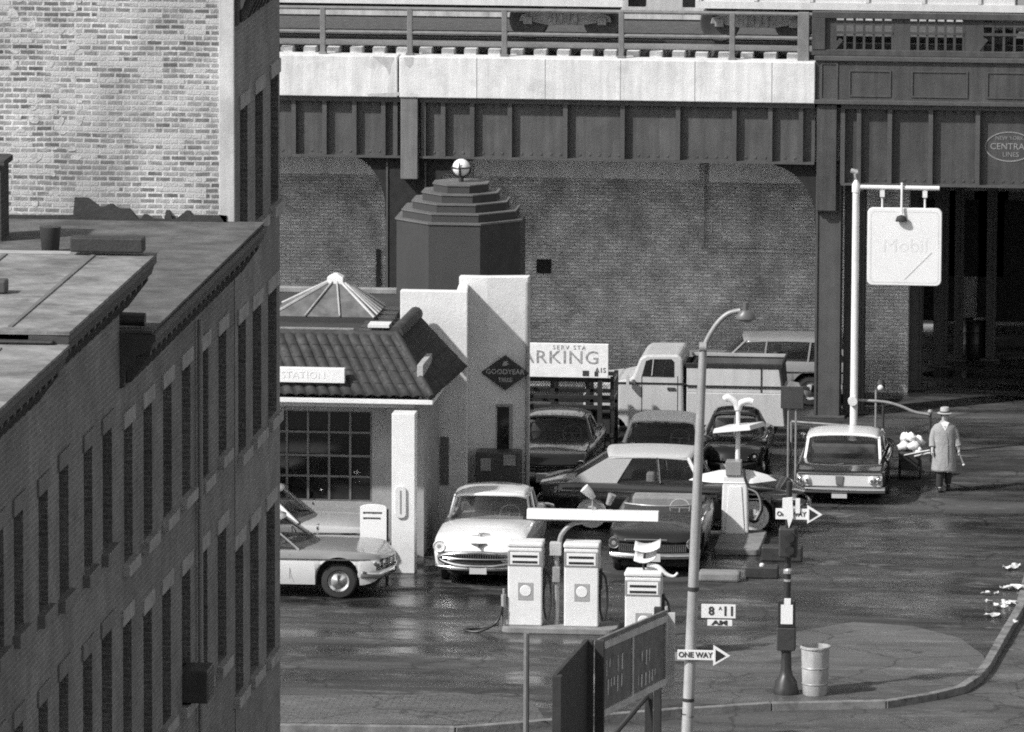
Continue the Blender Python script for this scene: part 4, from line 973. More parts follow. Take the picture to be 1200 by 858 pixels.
# ================================================================ street corner
bk = thing('litter_basket', 'pale dented metal litter basket standing on the kerb corner', 'litter bin', (*gz(955, 814), 0))
n = 28; rings = []
for r_, z in ((.215,0),(.225,.02),(.245,.4),(.262,.86),(.285,.875),(.285,.91),(.255,.915),(.24,.4),(.2,.03)):
    rings.append([((r_+.006*math.sin(5*a*2*PI/n+z*6))*math.cos(2*PI*a/n), (r_+.006*math.sin(5*a*2*PI/n+z*6))*math.sin(2*PI*a/n), z) for a in range(n)])
MB().loft(rings).build('bin', mk('galvanised_bin', .42, .5, metal=.15, var=.25, scale=4, streak=.25, dirt=.3, dval=.2), bk, smooth=40)
MB().lathe([(.252,.5),(.262,.515),(.254,.53)], (0,0,0), 28).lathe([(.238,.2),(.248,.215),(.242,.23)], (0,0,0), 28).build('rib', M_mid, bk, smooth=40)
tp_ = thing('signal_post', 'black cast iron signal post with flared base and white notice at the kerb', 'signal post', (*gz(921, 813), 0))
tx_, ty_ = tp_.location.x, tp_.location.y
ztop = at(925, 586, ty_)[1]
MB().lathe([(.23,0),(.23,.1),(.21,.14),(.2,.24),(.13,.34),(.1,.45),(.09,.78),(.11,.8),(.11,.84),(.07,.88)], (0,0,0), 18).build('base', M_black, tp_, smooth=35)
MB().box(-.17, .17, -.13, .13, .82, 1.25).build('control_box', M_dark, tp_, bevel=.02)
MB().tube([(0,0,1.25),(0.03,0,ztop+.35)], [.07,.055], 12).build('shaft', M_black, tp_, smooth=40)
MB().box(-.16, .16, -.1, .08, 1.252, 1.75).build('call_box', M_black, tp_, bevel=.015)
pp = MB().box(-.1, .12, -.116, -.102, 1.32, 1.68).box(-.04, .08, -.116, -.102, 1.682, 1.8).build('notice', M_signw, tp_)
hd = MB().box(-.15, .19, -.16, .16, ztop-1.05, ztop-.5).build('signal_head', M_dark, tp_, bevel=.03)
vs_ = MB()
for z in (ztop-.66, ztop-.89): vs_.lathe([(.085,-.3),(.09,-.18),(.08,-.18),(.075,-.29)], (.06,0,z), 14, 'y')
vs_.build('visor', M_black, hd, smooth=40)
MB().lathe([(.001,-.21),(.06,-.2),(.075,-.182)], (.06,0,ztop-.89), 14, 'y').build('signal_lens', mk('dim_lens', .25, .2), hd)
MB().lathe([(.09,0),(.09,.05),(.06,.1)], (.02,0,2.25), 12).lathe([(.08,0),(.08,.04)], (.02,0,2.1), 12).build('collar', M_mid, tp_)
def arrow_sign(name, label, x, y, z, w, h, head, lettering, size):
    t = thing(name, label, 'sign', (x, y, z), 0, 'one way arrow signs')
    a = MB().box(0, w-head*.85, -.02, 0, -h/2, h/2).build('arm', M_signw, t, bevel=.004)
    O = [(w-head, -head*.62), (w, 0), (w-head, head*.62)]
    MB().prism(O, 'y', -.028, -.0).build('arrow_head', M_signw, t, bevel=.004)
    c = w-head+head*.33; I = [(c+(p[0]-c)*.6, p[1]*.6) for p in O]
    MB().prism(I, 'y', -.034, -.0285).build('arrow_fill', M_black, t)
    if lettering: text(lettering, size, M_letter, t, ((w-head)/2, -.024, 0), sx=.95, bold=.003)
    return t
a_ = at(909, 602, ty_-.2); b_ = at(964, 602, ty_-.2)
arrow_sign('one_way_sign', 'white one way arrow on top of the black cast iron signal post', a_[0], ty_-.2, a_[1], b_[0]-a_[0], .2, .28, 'ONE WAY', .12)
bt_ = thing('crossed_sign', 'white upright blade fixed at right angles through the upper arrow', 'sign')
bx = at(924, 595, ty_-.1)[0]
MB().prism([(bx-.1, a_[1]+.3), (bx+.08, a_[1]+.32), (bx+.1, a_[1]-.05), (bx+.02, a_[1]-.26), (bx-.02, a_[1]-.05), (bx-.1, a_[1]+.02)], 'y', ty_-.26, ty_-.236).box(bx+.14, bx+.22, ty_-.25, ty_-.236, a_[1]+.02, a_[1]+.3).build('blade', M_signw, bt_, bevel=.003)
# street lamp in front
yL = 128.0
lp0, lp1 = at(805, 868, yL), at(824, 405, yL)
dx = (lp1[0]-lp0[0])/(lp1[1]-lp0[1]); xg = lp0[0]-lp0[1]*dx
LP = thing('street_lamp', 'tall grey steel street lamp with curved arm leaning over the forecourt', 'street lamp', (xg, yL, 0))
zt_ = lp1[1]
MB().tube([(0,0,0),(.0,0,.5),(dx*.6,0,.6),(dx*3.8,0,3.8),(dx*zt_,0,zt_)], [.16,.15,.105,.09,.068], 14).build('pole', mk('lamp_pole_paint', .36, .5, metal=.1, var=.15, scale=2, streak=.3, dirt=.3, dval=.15), LP, smooth=40)
ap_ = [at(px, py, yL) for px, py in ((824,412),(829,398),(840,380),(853,368),(868,364))]
MB().tube(bez([(p[0]-xg, 0, p[1]) for p in ap_]), .045, 10).build('arm', M_mid, LP, smooth=50)
hx, hz = at(874, 368, yL); hx -= xg
MB().lathe([(.001,.08),(.1,.06),(.17,-.02),(.175,-.08),(.16,-.09),(.001,-.09)], (hx,0,hz), 16, sx=1.0, sy=.8).tube([(hx,0,hz+.05),(hx,0,hz+.2)], .05, 8).build('luminaire', mk('luminaire_dark', .1, .4), LP, smooth=40)
MB().lathe([(.13,-.091),(.1,-.14),(.001,-.16)], (hx,0,hz), 14, sy=.8).build('lens', M_lens, LP, smooth=40)
MB().tube([(dx*zt_-.06,0,zt_-.03),(dx*zt_+.06,0,zt_-.03)], .09, 12).build('collar', M_mid, LP, smooth=40)
for zz in (at(810,690,yL)[1], at(808,770,yL)[1], at(806,838,yL)[1], at(806,820,yL)[1]): MB().lathe([(.085,-.04),(.1,-.03),(.1,.03),(.085,.04)], (dx*zz,0,zz), 14).build('clamp_band', M_dark, LP, smooth=40)
a_ = at(794, 767, yL-.12); b_ = at(856, 767, yL-.12)
arrow_sign('one_way_sign', 'white one way arrow bolted low on the grey street lamp pole', a_[0], yL-.12, a_[1], b_[0]-a_[0], .17, .29, 'ONE WAY', .13)
np_ = thing('parking_plate', 'white no parking plate numbered 8 to 11 behind the street lamp pole', 'sign')
x0, z1 = at(822, 708, yL-.03); x1, z0 = at(862, 725, yL-.03)
MB().box(x0, x1, yL-.03, yL-.005, z0, z1).build('plate', M_signw, np_, bevel=.004)
text('8', .2, M_letter, np_, (x0+.17, yL-.034, (z0+z1)/2), sx=1, bold=.006); text('A', .09, M_letter, np_, (x0+.32, yL-.034, (z0+z1)/2+.05)); text('11', .22, M_letter, np_, (x1-.12, yL-.034, (z0+z1)/2), sx=1.0, bold=.006)
x0, z1 = at(829, 726, yL-.03); x1, z0 = at(858, 734, yL-.03)
MB().box(x0, x1, yL-.03, yL-.005, z0, z1-.003).build('plate', M_signw, np_, bevel=.004)
text('AM', .1, M_letter, np_, ((x0+x1)/2, yL-.034, (z0+z1)/2), sx=1.8, bold=.006)
# hoarding of two boards
hz_ = 2.35
q0, q1, q2, q3 = gz(653,790,hz_), gz(690,749,hz_), gz(703,749,hz_), gz(782,715,hz_)
HB = thing('hoarding', 'dark two-sided timber sign hoarding with faded lettering at the kerbside', 'hoarding')
M_hb = mk('hoarding_timber', .03, .7, var=.3, scale=4, streak=.2); M_hf = mk('hoarding_face', .15, .6, var=.3, scale=5, streak=.3, dirt=.4, dval=.03); M_hfr = mk('hoarding_frame', .5, .7, var=.25, scale=5, streak=.2)
def board(p, q, zb0, zb1, zt, th, mb, z_a=0):
    d = Vector((q[0]-p[0], q[1]-p[1], 0)).normalized(); n_ = Vector((-d.y, d.x, 0))*th
    b0, b1 = Vector((*p, zb0)), Vector((*q, zb1)); t0, t1 = Vector((*p, zt)), Vector((*q, zt))
    return mb.add([b0, b1, t1, t0, b0+n_, b1+n_, t1+n_, t0+n_], [(0,1,2,3),(7,6,5,4),(0,4,5,1),(1,5,6,2),(2,6,7,3),(3,7,4,0)])
board(q0, q1, .25, .25, hz_, .08, MB()).build('back_board', M_hb, HB, bevel=.01)
zb0 = at(706, 842, q2[1])[1]; zb1 = at(780, 801, q3[1])[1]
board(q2, q3, zb0, zb1, hz_, .06, MB()).build('face_board', M_hf, HB, bevel=.008)
d = Vector((q3[0]-q2[0], q3[1]-q2[1], 0)); L = d.length; d.normalize(); nn = Vector((d.y, -d.x, 0)); ang = math.atan2(d.y, d.x)
def on(u, z, o): return Vector((q2[0], q2[1], 0))+d*u+nn*o+Vector((0,0,z))
fr = MB()
def bar(u0, u1, za0, za1, zc0, zc1, o0=.0, o1=.035):
    fr.add([on(u0,za0,o0+.002), on(u1,za1,o0+.002), on(u1,zc1,o0+.002), on(u0,zc0,o0+.002), on(u0,za0,o1), on(u1,za1,o1), on(u1,zc1,o1), on(u0,zc0,o1)], [(0,1,2,3),(7,6,5,4),(0,4,5,1),(1,5,6,2),(2,6,7,3),(3,7,4,0)])
bar(0.02,L-.02,zb0,zb1,zb0+.12,zb1+.12); bar(.02,L-.02,hz_-.2,hz_-.2,hz_-.08,hz_-.08); bar(.02,.12,zb0+.12,zb0+.12,hz_-.2,hz_-.2); bar(L-.12,L-.02,zb1+.12,zb1+.12,hz_-.2,hz_-.2); bar(L*.47,L*.47+.06,zb0+.14,zb0+.14,hz_-.2,hz_-.2, 0, .02)
fr.build('frame', M_hfr, HB)
bar2 = MB()
M_hl = mk('worn_hoarding_lettering', .6, .7, var=.4, scale=10)
wk = MB()
for u0, z0_, n_ in ((.16*L/1, hz_-.42, 6), (.16, hz_-.78, 7), (.16, hz_-1.2, 6), (L*.56, hz_-.55, 5), (L*.56, hz_-.95, 6), (L*.56, hz_-1.3, 4)):
    u0 = min(u0, L*.56); u = u0 if z0_ != hz_-.42 else .16
    for i in range(n_):
        w__ = random.uniform(.025,.06); hh = random.uniform(.12,.3)
        if random.random() < .8 and z0_-hh > zb0+.16+(zb1-zb0)*u/L:
            pts4 = [on(u, z0_-hh, .008), on(u+w__, z0_-hh, .008), on(u+w__+.01, z0_, .008), on(u+.01, z0_, .008)]
            wk.add(pts4, [(0,1,2,3)])
        u += random.uniform(.12,.2)
wk.build('worn_lettering', M_hl, HB)
pm = MB()
for p in (q0, q1, q2): pm.box(p[0]-.08, p[0]+.08, p[1]-.08, p[1]+.08, 0, hz_-.02 if p is not q2 else hz_-.01)
for u in (L*.84, L*.97): p = on(u, 0, -.14); pm.box(p.x-.07, p.x+.07, p.y-.06, p.y+.06, 0, hz_+(.06 if u > L*.9 else -.1))
pm.tube([on(L*.8,.9,-.12), on(L*.45,.02,-.6)], .05, 6)
pm.build('post', M_hb, HB, bevel=.01)
bar3 = MB(); p = on(L+.0, 0, 0); bar3.box(p.x-.02, p.x+.14, p.y-.05, p.y+.05, zb1-.05, hz_-.05); bar3.build('edge_strip', M_hfr, HB)
tpst = thing('steel_post', 'thin grey steel post standing before the two fuel pumps', 'post')
x_, z_ = at(617, 742, 131.0); MB().tube([(x_,131.0,0),(x_,131.0,z_)], .05, 8).build('post', mk('grey_post', .17, .5, var=.2, streak=.3), tpst, smooth=40)
# dustbin under the viaduct, scraps of paper
db = thing('oil_drum', 'dark drum standing by the road under the viaduct', 'drum', (*gz(1143, 418), 0))
MB().lathe([(.28,0),(.29,.02),(.29,.3),(.3,.31),(.29,.33),(.29,.6),(.3,.61),(.29,.63),(.29,.88),(.3,.9),(.27,.9),(.27,.87),(.001,.87)], (0,0,0), 20).build('barrel', M_black, db, smooth=40)
MB().prism([(-.05,.905),(.28,.905),(.26,.94),(.0,.93)], 'y', -.2, .1).build('lid', M_mid, db)
M_paper = mk('crumpled_paper', .6, .9, var=.1)
for i, (px, py, w_) in enumerate(((1184,668,.3),(1192,691,.34),(1178,692,.2),(1173,713,.26),(1182,709,.3),(1163,724,.3),(1155,698,.14),(1168,698,.1),(1158,708,.12),(1190,732,.12),(1190,665,.16))):
    x_, y_ = gz(px, py); G = []
    for a in range(5): G.append([(w_*(a/4-.5)+random.uniform(-.03,.03), .28*w_*(b/3-.5)*2.2+random.uniform(-.03,.03), .03+random.uniform(0,.07)) for b in range(4)])
    o = MB().grid(G).build('paper_scrap', M_paper, None, solid=.006, loc=(x_, y_, 0)); tag(o, 'crumpled pale paper scrap lying near the right-hand kerb', 'paper scrap', 'paper scraps by the kerb')
# ================================================================ vehicles
M_int = mk('car_interior', .05, .9, var=.2)
M_red = mk('tail_lens', .12, .2, var=.1)
M_plate = mk('number_plate', .5, .5, var=.1)
def car(label, loc, rz, P, group='cars parked at the service station'):
    open_ = P.get('open')
    t = thing('parked_car', label, 'car', loc, rz, group)
    L, W = P['L'], P['W']; h = L/2; xf, xr_ = h-P.get('fo', .95), -h+P.get('ro', 1.15); wr = P.get('wr', .35); ra = wr+P.get('gap', .07); sill = P.get('sill', .28)
    zb, zc, wd = spline(P['belt']), spline(P['mid']), spline(P.get('wid', [(-h,.86),(-h+.5,.96),(0,1),(h-.6,.97),(h,.88)]))
    bowf, bowr = P.get('bowf', .16), P.get('bowr', .12)
    paint, roofm = P['paint'], P.get('roof', P['paint'])
    xs = set(); x = -h
    while x < h+1e-6: xs.add(round(x, 4)); x += L/70
    for xw in (xf, xr_):
        for i in range(15): xs.add(round(xw-ra*math.cos(PI*i/14), 4))
    xs.add(h); xs = sorted(q for q in xs if -h <= q <= h); xs = [q for i, q in enumerate(xs) if i == 0 or q-xs[i-1] > .004]
    def low(x):
        z = sill+P.get('kick', .1)*max(0, (abs(x)-h+.5)/.5)**2
        for xw, cut in ((xf, 0), (xr_, P.get('skirt', 0))):
            d = abs(x-xw)
            if d < ra: z = max(z, wr+math.sqrt(max(0, ra*ra-d*d))-cut)
        return z
    crease = P.get('crease', .62)
    rings = []
    for x in xs:
        w = W/2*wd(x); z0, z1, z2 = low(x), zb(x), zc(x)
        zm = max(z0+.02, min(crease, z1-.1)) if z0 < crease-.05 else min(z0+.03, z1-.05)
        zq = max(zm+.02, z1-.09)
        half = [(w*.93, z0), (w*.975, z0+(zm-z0)*.4), (w, zm), (w*P.get('tuck', .985), zq), (w*.955, z1-.025), (w*.91, z1), (w*.84, z1+(z2-z1)*.25), (w*.62, z1+(z2-z1)*.72), (w*.32, z1+(z2-z1)*.95), (0, z2)]
        ring = [(y, z) for y, z in half]+[(-y, z) for y, z in half[-2::-1]]
        R_ = []
        for y, z in ring:
            s_ = 0
            e = (x-(h-.9))/.9
            if e > 0: s_ -= bowf*e*e*(abs(y)/w)**2.2+P.get('lean', .0)*e*max(0, (z-.55))
            e = (-h+.9-x)/.9
            if e > 0: s_ += bowr*e*e*(abs(y)/w)**2.2+P.get('leanr', .0)*e*max(0, (z-.55))
            R_.append((x+s_, y, z))
        rings.append(R_)
    b = MB().loft(rings, caps=True, closed=True).build('body', paint, t, smooth=32)
    MB().box(-h+.25, h-.25, -W/2+.3, W/2-.3, .2, .55).box(xf-.5, xf+.5, -W/2+.26, W/2-.26, .3, .72).box(xr_-.5, xr_+.5, -W/2+.26, W/2-.26, .3, .72).build('underbody', M_under, t)
    # wheels
    for xw in (xf, xr_):
        for s_ in (-1, 1):
            yo = s_*(W/2*.93-.12)
            q = lambda r_, o: (r_, yo+s_*o)
            tw_ = MB().lathe([q(.001,-.09), q(wr-.03,-.09), q(wr,-.05), q(wr,.05), q(wr-.03,.085), q(wr*.64,.095), q(wr*.62,.06), q(.001,.055)], (xw, 0, wr), 28, 'y').build('wheel', M_tyre, t, smooth=35)
            MB().lathe([q(wr*.62,.062), q(wr*.6,.085), q(wr*.45,.07), q(wr*.42,.1), q(wr*.18,.125), q(.001,.13)], (xw, 0, wr), 24, 'y').build('hubcap', M_chrome if P.get('cap', 1) else mk('painted_rim', .4, .4), tw_, smooth=35)
            if P.get('ww'): MB().lathe([q(wr*.9,.0935), q(wr*.9,.0965), q(wr*.66,.0985), q(wr*.66,.0945)], (xw, 0, wr), 28, 'y').build('whitewall', M_signw, tw_)
    # glasshouse
    g = P['gh']; xwb, xrf, xrr, xrb = g['x']; zbase = g.get('zb', zb(0)); zr_ = g['zr']; wb = W/2*g.get('wb', .84); wt = W/2*g.get('wt', .66); bo = g.get('bow', .22)
    def arc(xc, w, z, sgn, bow, n=11, dz=0.0):
        return [(xc-sgn*bow*(2*i/(n-1)-1)**2, w*(2*i/(n-1)-1), z+dz*(1-(2*i/(n-1)-1)**2)) for i in range(n)]
    crown = .05
    fb, ft = arc(xwb, wb, zbase-.01, 1, bo), arc(xrf, wt, zr_-.03, 1, bo*.6, dz=crown)
    if open_: ft = arc(xwb-.2, wb*.95, zbase+.17, 1, bo)
    rb_, rt = arc(xrb, wb*.97, zb(xrb)-.02 if g.get('rz') is None else g['rz'], -1, bo*.7), arc(xrr, wt, zr_-.03, -1, bo*.5, dz=crown)
    MB().grid([fb, [tuple((a+b_)/2 for a, b_ in zip(p, q)) for p, q in zip(fb, ft)], ft]).build('windshield', M_carglass, t, smooth=60)
    if not open_:
        MB().grid([rb_, rt]).build('rear_window', M_carglass, t, smooth=60)
        for s_ in (0, -1):
            MB().add([fb[s_], rb_[s_], rt[s_], ft[s_]], [(0,1,2,3)]).build('side_window', M_carglass, t)
    # roof shell
    G = []; nx = 12
    for i in range(nx+1):
        u = i/nx; row = []
        for j in range(13):
            v = 2*j/12-1; ww = wt+.03
            x0 = xrr-.05+bo*.5*v*v; x1 = xrf+.05-bo*.6*v*v
            x = x0+(x1-x0)*u; z = zr_-.015+crown*(1-v*v)+P.get('rcrown', .035)*(1-(2*u-1)**2)-.05*max(0, abs(v)-.8)/.2
            row.append((x, v*ww, z))
        G.append(row)
    if not open_: MB().grid(G).build('roof', roofm, t, smooth=60, solid=.045)
    else: MB().tube(ft, .018, 6).build('windshield_frame', M_mid, t, smooth=50)
    # pillars
    pr = g.get('pr', .028)
    pil = MB()
    for s_ in (0, -1):
        pil.tube([fb[s_], ft[s_]], [pr, pr*.9], 6)
    pil.build('front_pillar', g.get('pm') or (M_chrome if g.get('chr') else roofm), t, smooth=40)
    pil = MB(); cw = g.get('cw', .1)
    for s_ in (0, -1):
        sg_ = 1 if s_ == -1 else -1
        a, c_ = Vector(rb_[s_]), Vector(rt[s_])
        o = Vector((0, sg_*.012, 0)); i_ = Vector((0, -sg_*.04, 0)); f = Vector((cw, 0, 0)); f2 = Vector((cw*g.get('cwt', 1), 0, 0))
        bk_ = Vector((-.02, 0, 0))
        pil.loft([[a+o+bk_, a+f+o, a+f+i_, a+i_+bk_], [c_+o+bk_, c_+f2+o, c_+f2+i_, c_+i_+bk_]])
    if not open_: pil.build('rear_pillar', roofm, t, smooth=40)
    else: MB().loft([[(xrb+.12+a, v*wb*.94, zbase-.02+b) for a, b in ((-.3,-.02),(-.24,.07),(0,.1),(.12,.06),(.14,-.02))] for v in (-1,-.6,0,.6,1)], closed=True).build('folded_top', M_int, t, smooth=50)
    if g.get('bp') is not None and not open_:
        pil = MB()
        for s_ in (-1, 1):
            for bx in g['bp']: pil.tube([(bx, s_*wb*1.002, zbase-.01), (bx-.06, s_*wt*1.005, zr_-.03)], .026, 6)
        pil.build('door_pillar', M_chrome if g.get('chr') else roofm, t, smooth=40)
    if g.get('split'):
        MB().tube([fb[5], ft[5]], .02, 6).build('windshield_divider', M_chrome, t)
    # interior
    I = MB().box(xrb+.3, xwb-.3, -wb+.06, wb-.06, zbase-.16, zbase+.012)
    I.build('interior', M_int, t)
    for xx in ((xwb-1.25), (xrr+.05)):
        if xrb+.2 < xx < xwb-.4: MB().box(xx-.1, xx+.08, -wb+.14, wb-.14, zbase-.1, zbase+.2).build('seat', P.get('seatm', M_seat), t, bevel=.05)
    sx_, sy2 = xwb-.62, wb*.45
    wh = [(sx_+.06*math.sin(2*PI*i/24)*-1, sy2+.2*math.cos(2*PI*i/24), zbase+.07+.17*math.sin(2*PI*i/24)) for i in range(25)]
    MB().tube(wh, .013, 6, caps=False).tube([(sx_, sy2-.19, zbase+.07), (sx_, sy2+.19, zbase+.07)], .011, 6).tube([(sx_, sy2, zbase+.07), (sx_+.3, sy2, zbase-.05)], .015, 6).build('steering_wheel', mk('steering_rim', .35, .4), t, smooth=50)
    # chrome: bumpers, sides
    def bumper(sgn, z, hgt, bow, xo, wrap=.35, name='bumper', dep=.055):
        rr = []; n = 17; w = W/2*wd(sgn*h)*1.02
        path = []
        for i in range(n):
            v = 2*i/(n-1)-1; path.append((sgn*(h+xo-bow*abs(v)**2.2), v*w))
        path = [(path[0][0]-sgn*wrap, path[0][1]-.03)]+path+[(path[-1][0]-sgn*wrap, path[-1][1]+.03)]
        for i, (x, y) in enumerate(path):
            dd = dep; rr.append([(x+sgn*dd*math.cos(2*PI*k_/8)*.8, y+(.02*math.cos(2*PI*k_/8)*(1 if y > 0 else -1) if i in (0, len(path)-1) else 0), z+hgt/2*math.sin(2*PI*k_/8)) for k_ in range(8)])
        return MB().loft(rr).build(name, P.get('bm', M_chrome), t, smooth=50)
    bf, br_ = P.get('bf', (.47, .15)), P.get('br', (.47, .15))
    bumper(1, bf[0], bf[1], bowf, .06); bumper(-1, br_[0], br_[1], bowr, .06)
    for z, x0, x1 in P.get('strips', []):
        sm = MB()
        for s_ in (-1, 1):
            rr = []; n = 24
            for i in range(n+1):
                x = x0+(x1-x0)*i/n; zz = z(x) if callable(z) else z; y = s_*(W/2*wd(x)*P.get('tuck',.985)+.004)
                e = (x-(h-.9))/.9; xx = x-(bowf*e*e if e > 0 else 0); e = (-h+.9-x)/.9; xx += bowr*e*e if e > 0 else 0
                rr.append([(xx, y-s_*.02, zz-.018), (xx, y+s_*.016, zz-.014), (xx, y+s_*.016, zz+.014), (xx, y-s_*.02, zz+.018)])
            sm.loft(rr)
        sm.build('side_trim', M_chrome, t, smooth=30)
    # head and tail lamps
    for y, z, r_ in P.get('lamps', []):
        for s_ in (-1, 1):
            y_ = s_*y; x = h-bowf*(y/(W/2*.9))**2.2+P.get('lx', 0)
            rim = MB().lathe([(r_*1.02,-.14),(r_*1.28,-.1),(r_*1.3,.0),(r_*1.16,.04),(r_,.025)], (x, y_, z), 20, 'x').build('headlight', P.get('rim', M_chrome), t, smooth=40)
            MB().lathe([(r_*1.05,.0),(r_*1.0,.015),(r_*.6,.024),(.001,.028)], (x, y_, z), 20, 'x').build('lens', M_lens, rim, smooth=60)
    if P.get('grille'):
        y, z0, z1, n, bars = P['grille']; x = h+.0
        gm = MB(); N_ = 16
        gr = []
        pts_ = [(x+.015-bowf*(abs(v)*y/(W/2*.9))**2.2, v*y) for v in [2*i/N_-1 for i in range(N_+1)]]
        gk = MB().loft([[(px_, py_, z0), (px_+.02, py_, z0), (px_+.02, py_, z1), (px_, py_, z1)] for px_, py_ in pts_]).build('grille', mk('grille_dark', .03, .4), t)
        for i in range(bars):
            f_ = (i+.5)/bars
            if n == 'v':
                yy = -y+2*y*f_; xx = x+.03-bowf*(abs(yy)/(W/2*.9))**2.2; gm.box(xx, xx+.025, yy-.012, yy+.012, z0+.01, z1-.01)
            else:
                gm.loft([[(px_+.02, py_, z0+(z1-z0)*f_-.012), (px_+.04, py_, z0+(z1-z0)*f_-.008), (px_+.04, py_, z0+(z1-z0)*f_+.008), (px_+.02, py_, z0+(z1-z0)*f_+.012)] for px_, py_ in pts_])
        gm.build('grille_bar', M_chrome, gk, smooth=30)
    MB().box(h+.1, h+.115, -.17, .17, bf[0]-.1, bf[0]+.06).build('number_plate', M_plate, t)
    if P.get('mirror', 1):
        mp = MB()
        mp.tube([(xwb-.25, W/2*.93, zbase-.0), (xwb-.25, W/2*.99, zbase+.1)], .012, 6); mp.lathe([(.001,-.03),(.05,-.02),(.07,.02),(.065,.03),(.001,.03)], (xwb-.25, W/2*1.0, zbase+.14), 12, 'x')
        mp.build('door_mirror', M_chrome, t, smooth=40)
    dm = MB()
    for dxx in P.get('doors', [.75, -.45]):
        for s_ in (-1, 1):
            y = s_*(W/2*wd(dxx)); dm.add([(dxx-.005, y*1.001+s_*.001, .4), (dxx+.005, y*1.001+s_*.001, .4), (dxx+.005, y*.975+s_*.004, zb(dxx)-.06), (dxx-.005, y*.975+s_*.004, zb(dxx)-.06)], [(0,1,2,3)])
    dm.build('door_gap', M_under, t)
    return t, dict(h=h, W=W, wd=wd, zb=zb, zc=zc, bowf=bowf, bowr=bowr)
def B_(h, *z): return [(-h+2*h*i/(len(z)-1), v) for i, v in enumerate(z)]
M_p_white = mk('white_car_paint', .78, .22, var=.03, coat=.5, dirt=.12, dval=.5)
M_p_dark = mk('dark_car_paint', .028, .16, var=.1, coat=.8)
M_p_dark2 = mk('charcoal_car_paint', .05, .2, var=.15, coat=.6, dirt=.3, dval=.09)
M_p_black = mk('black_car_paint', .012, .14, var=.1, coat=.8)
M_p_grey = mk('grey_car_paint', .22, .3, var=.08, coat=.3)
M_p_lroof = mk('light_vinyl_roof', .42, .5, var=.06, scale=1)
M_p_two = mk('two_tone_paint', .22, .25, var=.06, coat=.4, split=(.78, .66))
# white sedan with oval grille, nose to the camera
P = dict(L=5.1, W=1.9, belt=[(-2.55,.78),(-2.2,.93),(-1,.97),(.6,.97),(1.6,.96),(2.2,.93),(2.46,.84),(2.55,.66)], mid=[(-2.55,.7),(-2.2,.9),(-1.4,1.0),(.5,1.03),(1.2,1.07),(1.9,1.02),(2.35,.93),(2.5,.82),(2.55,.7)],
    wid=[(-2.55,.86),(-2,.97),(0,1),(1.8,.99),(2.4,.96),(2.55,.9)], paint=M_p_white, gh=dict(x=(.72,.36,-1.05,-1.6), zb=.99, zr=1.47, wb=.87, wt=.76, bow=.34, chr=True, bp=[-.4], cw=.25, cwt=.5),
    lamps=[(.8,.77,.095)], rim=M_p_white, lx=.02, bf=(.37,.1), fo=.9, ro=1.3, bowf=.2, ww=0)
olds, q = car('white sedan with an oval chrome grille parked nose out beside the pillar', (-15.83, 148.72+2.55, 0), -PI/2, P)
h = 2.55
ov = []
for i in range(41):
    a = 2*PI*i/40; yy = .78*math.cos(a); zz = .55+.135*math.sin(a)*(1 if abs(math.cos(a)) < .8 else 1)
    ov.append((h+.085-.2*(abs(yy)/.886)**2.2, yy, zz))
MB().tube(ov, .042, 8, caps=False).build('grille_surround', M_chrome, olds, smooth=50)
gin = MB(); N_ = 24
gin.loft([[(h+.05-.2*(abs(v)*.74/.886)**2.2, v*.74, .55-.12*math.sqrt(max(.02,1-v*v))), (h+.05-.2*(abs(v)*.74/.886)**2.2, v*.74, .55+.12*math.sqrt(max(.02,1-v*v)))] for v in [2*i/N_-1 for i in range(N_+1)]], closed=False)
gp_ = gin.build('grille', M_black, olds)
gb = MB()
for i in range(25):
    v = 2*(i+.5)/25-1; yy = v*.6; zz = .06; xx = h+.085-.2*(abs(yy)/.886)**2.2; gb.box(xx-.02, xx+.008, yy-.008, yy+.008, .56+.0, .56+zz+.02)
for zz in (.56,): gb.tube([(h+.09-.2*(abs(v)*.7/.886)**2.2, v*.7, zz) for v in [2*i/16-1 for i in range(17)]], .014, 6)
gb.build('grille_bar', M_chrome, gp_, smooth=40)
for s_ in (-1, 1): MB().lathe([(.001,.03),(.06,.02),(.09,-.02)], (h+.0, s_*.52, .55), 14, 'x', sx=1.3, sy=.75).build('parking_lamp', M_mid, olds, smooth=50)
MB().tube([(h-.32,-.2,1.0),(h-.3,-.07,1.01),(h-.28,.0,1.0),(h-.3,.07,1.01),(h-.32,.2,1.0)], [.01,.02,.03,.02,.01], 6).build('hood_ornament', mk('dull_chrome', .3, .3, metal=.6), olds, smooth=40)
MB().tube([(h-.06,-.16,.85),(h-.02,-.04,.84),(h+.02,.0,.82),(h-.02,.04,.84),(h-.06,.16,.85)], [.01,.025,.05,.025,.01], 8).build('badge', mk('dark_chrome', .12, .3, metal=.6), olds, smooth=40)
# pale two-tone car in profile at the left
P = dict(L=5.3, W=1.96, belt=[(-2.65,.98),(-1.9,1.02),(-.6,.96),(.8,.94),(1.9,.93),(2.45,.9),(2.65,.8)], mid=[(-2.65,.8),(-2,.92),(0,.96),(1.2,1.0),(2.2,.92),(2.65,.78)], paint=M_p_two, roof=M_p_white,
    gh=dict(x=(1.3,.5,-1.3,-1.9), zb=.96, zr=1.47, wb=.86, wt=.68, bow=.38, chr=True, bp=[.15], cw=.1), lamps=[(.78,.72,.08),(.58,.7,.08)], bf=(.5,.16), strips=[(lambda x: .79, -2.4, 2.5)], grille=(.7,.6,.76,'h',4), fo=.95, bowf=.24, wr=.35, gap=.11, crease=.7, lean=-.25)
wxx, wyy = gz(396, 703)
car('pale two-tone car in profile with chrome hubcap at the left behind the row houses', (wxx+.95-2.65, wyy+.98, 0), 0, P)
